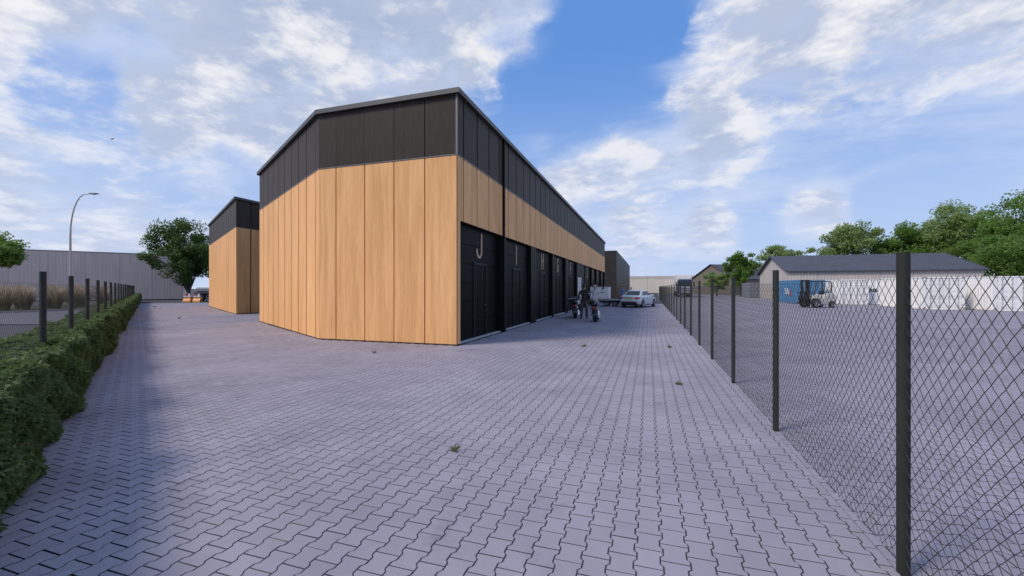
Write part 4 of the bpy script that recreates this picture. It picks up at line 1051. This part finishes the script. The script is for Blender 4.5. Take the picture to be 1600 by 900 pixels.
def motorcycle(label, loc, rz, col, tall_bars, luggage):
    m = thing('motorcycle', label, 'motorcycle', loc, rz, 'parked motorcycles')
    for nm, y_, r, w in (('rear', -.72, .32, .19), ('front', .82, .33, .11)):
        g = G(); g.torus((0, y_, r), (1, 0, 0), r-.075, .075, 28, 10, w/.15); t = g.build('wheel', M['tyre'], m)
        g = G(); g.torus((0, y_, r), (1, 0, 0), r-.145, .014, 24, 6); g.tube([(-.06, y_, r), (.06, y_, r)], .04, 10)
        for k in range(10): a = 2*math.pi*k/10; g.tube([(.03*(-1)**k, y_, r), (0, y_+math.cos(a)*(r-.14), r+math.sin(a)*(r-.14))], .006, 4)
        g.torus((.07, y_, r), (1, 0, 0), .12, .008, 16, 4); g.build('rim', M['chrome'], t)
        f = G(); rings = []
        for k in range(11):
            a = R(-15+17*k) if nm == 'rear' else R(15+13*k); rr = r+.03; hw = w*.55
            cy, cz = y_-math.cos(a)*rr, r+math.sin(a)*rr; rings.append([(-hw, cy, cz-.02), (-hw*.6, cy, cz+.012), (hw*.6, cy, cz+.012), (hw, cy, cz-.02)])
        f.loft(rings, True, False, False); f.build('mudguard', col, m)
    g = G()
    for s in (1, -1):
        g.tube([(s*.09, .82, .33), (s*.09, .58, .78), (s*.085, .50, .95)], .024, 8); g.tube([(s*.13, -.72, .32), (s*.14, -.35, .62)], .022, 8)
    g.build('fork', M['chrome'], m)
    g = G(); g.tube([(0, .52, .90), (0, .30, .45), (0, .1, .22), (0, -.35, .24), (0, -.5, .42), (0, -.62, .66)], .028, 8); g.tube([(0, .52, .90), (0, -.1, .74), (0, -.6, .68)], .028, 8); g.build('frame', M['black'], m)
    g = G(); g.cbox(-.17, .17, -.32, .2, .20, .46, .05)
    for a in (25, -25): g.tube([(0, -.06, .42), (0, -.06+math.sin(R(a))*.33, .42+.26)], [.10, .085], 12)
    for k in range(4): g.tube([(0, .04+.02*k, .47+.04*k), (0, .045+.02*k, .485+.04*k)], .12, 12)
    g.build('engine', M['chrome'], m)
    rings = []
    for y_, w, h0, h1 in ((.46, .06, .84, .93), (.36, .15, .76, 1.0), (.15, .18, .74, 1.01), (-.05, .14, .74, .95), (-.16, .07, .75, .88)):
        cz = (h0+h1)/2; rings.append([(w*math.cos(a), y_, cz+(h1-h0)/2*math.sin(a)) for a in [2*math.pi*k/14 for k in range(14)]])
    G().loft(rings).build('fuel_tank', col, m)
    rings = []
    for y_, w, z_ in ((-.1, .12, .80), (-.3, .17, .74), (-.55, .17, .76), (-.66, .13, .84), (-.95, .12, .86), (-1.02, .07, .87)):
        rings.append([(w*math.cos(a), y_, z_+.055*math.sin(a)) for a in [2*math.pi*k/12 for k in range(12)]])
    G().loft(rings).build('seat', M['darkplastic'], m)
    bh = 1.36 if tall_bars else 1.05
    g = G()
    for s in (1, -1): g.tube([(s*.06, .5, .95), (s*.16, .50, bh-.06), (s*.30, .42, bh), (s*.44, .30, bh-.02)], .013, 8)
    hb = g.build('handlebar', M['chrome'], m)
    for s in (1, -1):
        G().tube([(s*.34, .39, bh-.002), (s*.46, .285, bh-.022)], .019, 8).build('grip', M['tyre'], hb)
        g = G(); g.tube([(s*.33, .40, bh), (s*.42, .42, bh+.17)], .007, 5); g.ball((s*.43, .42, bh+.2), (.075, .02, .045), 10, 6); g.build('mirror', M['darkplastic'], m)
    g = G(); g.ball((0, .64, .90), (.1, .12, .1), 12, 8); g.build('headlight', M['chrome'], m)
    g = G()
    for s_, z_ in ((1, .30), (1, .22)): g.tube([(.12, .1, .35), (.19, -.1, z_), (.2, -.6, z_), (.2, -1.05, z_+.02)], [.03, .035, .045, .048], 10)
    g.build('exhaust', M['chrome'], m)
    G().cbox(-.06, .06, -1.10, -1.03, .62, .74, .015).build('tail_light', M['taillight'], m)
    G().cbox(-.09, .09, -1.11, -1.09, .44, .58, .004).build('number_plate', M['darkplastic'], m)
    for s in (1, -1): G().ball((s*.17, -1.04, .66), (.03, .035, .03), 8, 6).build('indicator', M['taillight'], m)
    G().tube([(-.1, -.1, .2), (-.26, -.15, .015)], .014, 6).build('side_stand', M['black'], m)
    if luggage:
        for s in (1, -1): G().cbox(s*.30-.11, s*.30+.11, -1.02, -.45, .42, .74, .05).build('pannier', M['darkplastic'], m)
        b = G().cbox(-.26, .26, -1.18, -.76, .93, 1.16, .06).build('top_box', M['darkplastic'], m)
        G().cbox(-.262, .262, -1.185, -.755, 1.06, 1.075, .004).build('box_seam', M['chrome'], b)
    m.rotation_euler = (0, R(-6), rz)
    return m
M['bikeblue'] = pm('blue_black_paint', (.02, .03, .06), .2, .3, spec=.7); M['bikeblack'] = pm('black_gloss_paint', (.012, .012, .014), .2, .1, spec=.7)
motorcycle('dark touring motorcycle with boxes, nearest the garage doors', (-3.78, 23.1, 0), R(8), M['bikeblack'], False, True)
motorcycle('cruiser motorcycle with high chrome handlebars right of the standing man', (-2.40, 20.95, 0), R(2), M['bikeblue'], True, False)

tr = thing('flatbed_trailer', 'low flatbed trailer carrying a white box in front of the doors', 'trailer', (-3.4, 38.4, 0), 0)
M['boxwhite'] = pm('white_box_sheet', (.84, .80, .76), .5, var=.03, scale=1)
G().cbox(-1.55, 2.1, -.9, .9, .50, .62, .01).build('bed', M['kerb'], tr)
g = G(); g.cbox(-1.5, 2.05, -.5, -.4, .36, .498, .01); g.cbox(-1.5, 2.05, .4, .5, .36, .498, .01); g.tube([(2.05, 0, .44), (3.1, 0, .44)], .05, 8); g.build('chassis', M['darkplastic'], tr)
for x_ in (-.1, .62):
    for s in (1, -1): wheel(tr, (x_, s*.80, .26), .26, .17, (0, s, 0))
g = G(); g.tube([(2.7, 0, .0), (2.7, 0, .6)], .03, 8); g.build('jockey_leg', M['chrome'], tr)
g = G(); g.box(2.05, 2.1, -.7, -.5, .40, .48); g.build('tail_light', M['taillight'], tr)
bx_ = thing('white_crate', 'large plain white box standing on the flatbed trailer', 'box', (-3.4, 38.4, .622), 0)
g = G(); g.cbox(-1.5, .12, -.86, .86, .03, 1.05, .012); g.build('box_body', M['boxwhite'], bx_)
g = G()
for x_ in (-1.3, -.7, -.1): g.box(x_-.06, x_+.06, -.84, .84, 0, .028)
g.build('skid', M['bark'], bx_)
g = G(); g.cbox(-1.52, .14, -.88, .88, 1.052, 1.08, .008); g.build('lid', M['boxwhite'], bx_)

def forklift(loc, rz):
    """faces -x locally"""
    f = thing('forklift', 'white and black counterbalance forklift parked before the blue container', 'forklift', loc, rz)
    M['flwhite'] = pm('forklift_white', (.54, .51, .46), .35, var=.05); dk = M['darkplastic']
    prof = [(-.55, .32), (-.55, .95), (-.30, 1.10), (.0, 1.02), (.15, .75), (.45, .75), (.60, 1.10), (1.25, 1.18), (1.48, .98), (1.52, .45), (1.38, .28), (.2, .26)]
    n = len(prof); rings = [[(x_, y_, z_) for x_, z_ in prof] for y_ in (-.55, -.50, .50, .55)]
    for r_ in (rings[0], rings[3]):
        for i in range(n): x_, y_, z_ = r_[i]; r_[i] = (.45+(x_-.45)*.96, y_, .68+(z_-.68)*.95)
    G().loft(rings, False).build('body', M['flwhite'], f)
    G().cbox(1.0, 1.62, -.56, .56, .42, 1.02, .12).build('counterweight', M['flwhite'], f)
    G().cbox(.12, .62, -.25, .25, .74, .90, .05).build('seat', dk, f); G().cbox(.58, .72, -.24, .24, .88, 1.40, .05).build('seat_back', dk, f)
    g = G(); g.tube([(-.35, 0, .95), (-.22, 0, 1.22)], .03, 8); g.torus((-.2, 0, 1.24), (.5, 0, .85), .17, .016, 20, 6); g.build('steering_wheel', dk, f)
    g = G()
    for s in (1, -1):
        g.tube([(-.50, s*.46, .92), (-.18, s*.45, 2.08), (-.08, s*.45, 2.16), (.95, s*.44, 2.16), (1.10, s*.44, 2.08), (1.16, s*.47, 1.1)], .042, 8)
    for x_ in (-.08, .14, .36, .58, .80, .97): g.tube([(x_, -.45, 2.165), (x_, .45, 2.165)], .026, 6)
    g.build('overhead_guard', dk, f)
    g = G()
    for s in (1, -1):
        g.box(-.90, -.74, s*.36-.05, s*.36+.05, .08, 2.28); g.box(-.99, -.86, s*.25-.045, s*.25+.045, .1, 2.2)
    for z_ in (.3, 1.2, 2.16): g.box(-.88, -.78, -.31, .31, z_, z_+.12)
    g.build('mast', dk, f)
    g = G(); g.tube([(-.82, .12, .2), (-.82, .12, 1.9)], .035, 8); g.tube([(-.82, -.12, .2), (-.82, -.12, 1.9)], .035, 8); g.build('lift_cylinder', M['chrome'], f)
    g = G()
    for z_ in (.28, .66): g.box(-1.08, -.995, -.5, .5, z_, z_+.10)
    for k in range(7): g.box(-1.05, -1.01, -.45+.15*k-.012, -.45+.15*k+.012, .76, 1.25)
    g.box(-1.05, -1.01, -.47, .47, 1.25, 1.29); g.build('fork_carriage', dk, f)
    for s in (1, -1):
        g = G(); g.box(-1.14, -1.085, s*.27-.06, s*.27+.06, .30, .85); vs = [(-1.085, s*.27-.06, .30), (-1.085, s*.27+.06, .30), (-2.15, s*.27-.06, .335), (-2.15, s*.27+.06, .335), (-1.085, s*.27-.06, .36), (-1.085, s*.27+.06, .36), (-2.15, s*.27-.06, .35), (-2.15, s*.27+.06, .35)]
        g.convex(vs, [(0, 1, 3, 2), (4, 6, 7, 5), (0, 2, 6, 4), (1, 5, 7, 3), (0, 4, 5, 1), (2, 3, 7, 6)]); g.build('fork', dk, f)
    for s in (1, -1):
        wheel(f, (-.42, s*.60, .37), .37, .26, (0, s, 0), 6); wheel(f, (1.05, s*.56, .28), .28, .2, (0, s, 0), 6)
        g = G(); g.torus((-.42, s*.60, .37), (0, 1, 0), .44, .03, 20, 6, 3.5); g.build('wheel_arch', M['flwhite'], f) if False else None
        G().cbox(-.85, -.02, s*.58-.14, s*.58+.14, .76, .82, .03).build('mudguard', M['flwhite'], f)
    G().cbox(-.76, -.70, -.44, -.34, 1.5, 1.6, .02).build('work_light', M['chrome'], f)
    return f
forklift((13.05, 41.0, -.012), R(24))

def truck(loc, rz):
    t = thing('truck', 'dark blue cab of a lorry with a white trailer facing us beyond the fence', 'truck', loc, rz)
    M['navy'] = pm('navy_paint', (.018, .03, .085), .3, spec=.6); M['visor'] = pm('visor_grey', (.5, .51, .53), .4); M['trailerw'] = pm('trailer_white', (.72, .70, .68), .5)
    G().cbox(-1.15, 1.15, 0, 1.9, .55, 3.0, .10).build('cab', M['navy'], t)
    G().cbox(-1.05, 1.05, .12, 1.8, 3.003, 3.4, .12).build('roof_fairing', M['visor'], t)
    G().cbox(-1.02, 1.02, -.02, .05, 1.95, 2.85, .04).build('windscreen', M['glass'], t)
    for i, z_ in enumerate((1.58, 1.30, 1.05, .82)):
        for x_ in (-.48, .48): G().cbox(x_-.42, x_+.42, -.04, .05, z_, z_+(.28 if i == 0 else .14), .02).build('grille_slat', M['visor'], t)
    G().cbox(-1.2, 1.2, -.12, .2, .35, .70, .06).build('bumper', M['darkplastic'], t)
    for s in (1, -1):
        G().cbox(s*.95-.16, s*.95+.16, -.14, -.1, .45, .60, .02).build('headlight', M['chrome'], t)
        g = G(); g.tube([(s*1.12, .1, 2.6), (s*1.4, -.05, 2.62)], .025, 6); g.cbox(s*1.42-.1, s*1.42+.1, -.12, .05, 1.9, 2.65, .04); g.build('mirror', M['darkplastic'], t)
        for y_ in (.95, 4.2, 8.4, 9.6): wheel(t, (s*1.02, y_, .5), .5, .3, (s, 0, 0))
    G().cbox(-.5, .5, 1.0, 11, .6, .95, .02).build('chassis', M['darkplastic'], t)
    G().cbox(-1.27, 1.27, 2.4, 11.5, 1.1, 3.95, .03).build('trailer_box', M['trailerw'], t)
truck((5.95, 78.3, -.02), 0)
# far left: flatbed lorry and works barriers
lf = thing('flatbed_truck', 'dark flatbed lorry partly hidden behind the left panelled building', 'truck', (-49.0, 38.8, -.08), YAW)
G().cbox(-3.6, 1.2, -1.1, 1.1, .95, 1.15, .02).build('bed', M['darkplastic'], lf); G().cbox(1.3, 2.9, -1.1, 1.1, .5, 2.3, .12).build('cab', M['bikeblack'], lf)
G().cbox(-3.5, -.2, -1.0, 1.0, 1.153, 1.75, .15).build('tarpaulin_load', M['cgrey'], lf); g = G(); g.box(-3.5, 2.4, -.4, .4, .55, .94); g.build('chassis', M['black'], lf)
for x_ in (-2.8, -1.8, 2.0):
    for s in (1, -1): wheel(lf, (x_, s*.95, .45), .45, .28, (0, s, 0))
G().cbox(1.8, 2.6, -1.12, -1.09, 1.45, 2.1, .01).build('side_window', M['glass'], lf)
M['barrier'] = pm('orange_barrier', (.72, .28, .07), .5); M['cone'] = M['barrier']
for i, (x_, y_, lb) in enumerate(((-51.85, 35.8, 'orange and white works barrier, left of the two under the tree'), (-50.75, 36.15, 'orange and white works barrier, right of the two beside the dark lorry'))):
    b = thing('works_barrier', lb, 'barrier', (x_, y_, -.08), YAW, 'works barriers')
    rings = [[(-.42, a*w, z) for a, w, z in ((-1, .25, 0), (1, .25, 0), (1, .22, .2), (1, .09, .42), (1, .08, .62), (-1, .08, .62), (-1, .09, .42), (-1, .22, .2))]]; rings.append([(.42, p[1], p[2]) for p in rings[0]])
    G().loft(rings, False).build('barrier_body', M['barrier'], b)
    for k in (-.22, .22): G().cbox(k-.16, k+.16, -.13, .13, .622, .74, .02).build('top_band', M['white'], b)
    for k in (-.2, .2):
        g = G(); g.cbox(k-.09, k+.09, -.08, .08, .742, 1.0, .03); o = g.build('marker', M['red'] if k < 0 else M['white'], b)

# ---------------------------------------------------------------- people
M['skin'] = pm('skin', (.42, .26, .19), .55, var=.05); M['hairbrown'] = pm('brown_hair', (.045, .02, .013), .6); M['hairgrey'] = pm('grey_hair', (.45, .42, .39), .6); M['shoe'] = pm('dark_shoe', (.02, .018, .017), .5)
def cloth(n, c): return pm(n, c, .85, var=.12, scale=14, bump=.5, bscale=18)
def person(label, loc, rz, shirt, trousers, hair, sleeve='long', arms=((.24, -.03, 1.16), (.23, .10, .93)), arms2=None, hgt=1.78, lean=0.):
    J = {}; E = []; Rr = []
    def add(n, p, r, par=None):
        J[n] = len(Rr); Rr.append((Vector(p), r)); 
        if par is not None: E.append((J[par], J[n]))
    add('pelvis', (0, 0, .97), (.155, .115)); add('belly', (0, .005, 1.10), (.145, .105), 'pelvis'); add('chest', (0, -.01+lean, 1.30), (.185, .125), 'belly'); add('upper', (0, -.01+lean, 1.43), (.14, .09), 'chest')
    add('neck', (0, .0+lean, 1.53), (.055, .055), 'upper'); add('jaw', (0, .03+lean*1.3, 1.60), (.066, .075), 'neck'); add('head', (0, .02+lean*1.4, 1.69), (.078, .095), 'jaw'); add('crown', (0, .01+lean*1.4, 1.755), (.06, .07), 'head')
    add('nose', (0, .115+lean*1.4, 1.66), (.014, .018), 'head')
    for s, nm, A in ((1, 'r', arms), (-1, 'l', arms2 or arms)):
        add('ear'+nm, (s*.085, .01+lean*1.4, 1.665), (.016, .022), 'head')
        add('sh'+nm, (s*.20, -.01+lean, 1.45), (.068, .068), 'upper'); e, w = A
        add('el'+nm, (s*e[0], e[1], e[2]), (.047, .047), 'sh'+nm); add('wr'+nm, (s*w[0], w[1], w[2]), (.032, .030), 'el'+nm)
        d = (Vector((s*w[0], w[1], w[2]))-Vector((s*e[0], e[1], e[2]))).normalized(); hp = Vector((s*w[0], w[1], w[2]))+d*.075
        add('hand'+nm, hp, (.036, .022), 'wr'+nm); sd2 = d.cross(Vector((1, 0, 0))).normalized()
        for k, (o_, l_) in enumerate(((-.027, .06), (-.009, .075), (.009, .07), (.026, .055))):
            a = hp+sd2*o_+d*.035; add('f%d%s' % (k, nm), a, (.009, .009), 'hand'+nm); add('ft%d%s' % (k, nm), a+d*l_-Vector((s*.012, 0, 0)), (.008, .008), 'f%d%s' % (k, nm))
        add('th'+nm, hp+sd2*-.042-d*.01, (.010, .010), 'hand'+nm); add('tt'+nm, hp+sd2*-.055+d*.035, (.009, .009), 'th'+nm)
        add('hip'+nm, (s*.10, 0, .90), (.115, .115), 'pelvis'); add('kn'+nm, (s*.13, .015, .50), (.085, .085), 'hip'+nm); add('an'+nm, (s*.15, -.02, .12), (.072, .075), 'kn'+nm)
        add('heel'+nm, (s*.15, -.045, .045), (.042, .042), 'an'+nm); add('toe'+nm, (s*.165, .14, .035), (.042, .032), 'heel'+nm)
    me = bpy.data.meshes.new('skel'); me.from_pydata([p for p, r in Rr], E, []); o = bpy.data.objects.new('skel', me); COL.objects.link(o)
    md = o.modifiers.new('skin', 'SKIN'); md.use_smooth_shade = True; md.branch_smoothing = .3
    for i, (p, r) in enumerate(Rr): sv = me.skin_vertices[0].data[i]; sv.radius = r; sv.use_root = (i == 0)
    ss_ = o.modifiers.new('sub', 'SUBSURF'); ss_.levels = 1; ss_.render_levels = 1
    dg = bpy.context.evaluated_depsgraph_get(); dg.update(); bm_ = bpy.data.meshes.new_from_object(o.evaluated_get(dg)); bpy.data.objects.remove(o)
    bm_.name = 'body'; bm_.materials.clear()
    for m_ in (M['skin'], shirt, trousers, M['shoe']): bm_.materials.append(m_)
    for p in bm_.polygons:
        c = p.center; arm = abs(c.x) > .155 and c.z > .62 and not (c.z < 1.0 and abs(c.x) < .19)
        if c.z < .10: k = 3
        elif c.z > 1.53: k = 0
        elif arm: k = 1 if (c.z > (1.24 if sleeve == 'short' else .96)) else 0
        elif c.z > .98: k = 1
        else: k = 2
        p.material_index = k; p.use_smooth = True
    root = thing('person', label, 'person', loc, rz); sc = hgt/1.82; root.scale = (sc, sc, sc)
    ob('body', bm_, root)
    g = G(); g.ball((0, -.012+lean*1.4, 1.725), (.098, .112, .105), 14, 10); g.v = [(x_, y_, max(z_, 1.655+max(0, y_)*1.0)) for x_, y_, z_ in g.v]; g.build('hair', hair, root)
    g = G(); rings = []
    for z_, k in ((.93, 1.04), (.99, 1.05), (1.03, 1.0)): rings.append([(.172*k*math.cos(a), .132*k*math.sin(a), z_) for a in [2*math.pi*q/18 for q in range(18)]])
    g.loft(rings, True, False); g.build('shirt_hem', shirt, root)
    for s in (1, -1): G().ball((s*.032, .102+lean*1.4, 1.685), (.012, .008, .007), 8, 6).build('eye', M['shoe'], root)
    return root
person('man seen from behind in a dark brown top and grey trousers beside the motorcycles', (-3.18, 22.0, 0), R(-6), cloth('brown_jumper', (.045, .028, .026)), cloth('grey_trousers', (.095, .088, .085)), M['hairbrown'], 'long', ((.28, -.05, 1.18), (.24, .06, .95)), None, 1.80)
person('grey haired man in a white shirt behind the brown clad man', (-3.02, 25.2, 0), R(172), cloth('white_shirt', (.60, .57, .56)), cloth('pale_trousers', (.30, .28, .25)), M['hairgrey'], 'long', ((.25, .0, 1.18), (.16, .22, 1.08)))
person('person in a blue shirt and dark trousers standing behind the trailer bed', (-2.35, 41.3, 0), R(150), cloth('blue_shirt', (.16, .28, .48)), cloth('dark_trousers', (.03, .032, .03)), M['hairbrown'], 'short', ((.26, .0, 1.18), (.22, .16, 1.0)))
person('person in a pale blue top and dark green trousers between the trailer and the car', (-1.62, 41.9, 0), R(200), cloth('pale_blue_top', (.34, .42, .48)), cloth('green_trousers', (.035, .05, .035)), M['hairgrey'], 'short', ((.25, .1, 1.18), (.2, .3, 1.1)), None, 1.66, .06)
# bird
bd = thing('bird', 'small dark bird flying in the sky left of the building', 'bird', (-44.6, 24.4, 14.6), R(40))
g = G(); rings = []
for y_, r_ in ((-.14, .004), (-.06, .03), (.02, .045), (.10, .035), (.14, .028), (.19, .004)): rings.append([(r_*math.cos(a), y_, r_*math.sin(a)) for a in [2*math.pi*k/8 for k in range(8)]])
g.loft(rings); g.build('body', M['shoe'], bd)
for s in (1, -1):
    g = G(); g.add([(s*.03, .06, .02), (s*.2, .07, .12), (s*.36, -.04, .06), (s*.18, -.04, .1), (s*.03, -.04, .02)], [(0, 1, 2, 3, 4)]); g.add([(s*.03, .06, .012), (s*.2, .07, .112), (s*.36, -.04, .055), (s*.18, -.04, .092), (s*.03, -.04, .012)], [(0, 1, 2, 3, 4)]); g.build('wing', M['shoe'], bd)
G().add([(-.01, -.12, 0), (.01, -.12, 0), (.05, -.24, .004), (-.05, -.24, .004)], [(0, 1, 2, 3)]).build('tail', M['shoe'], bd)
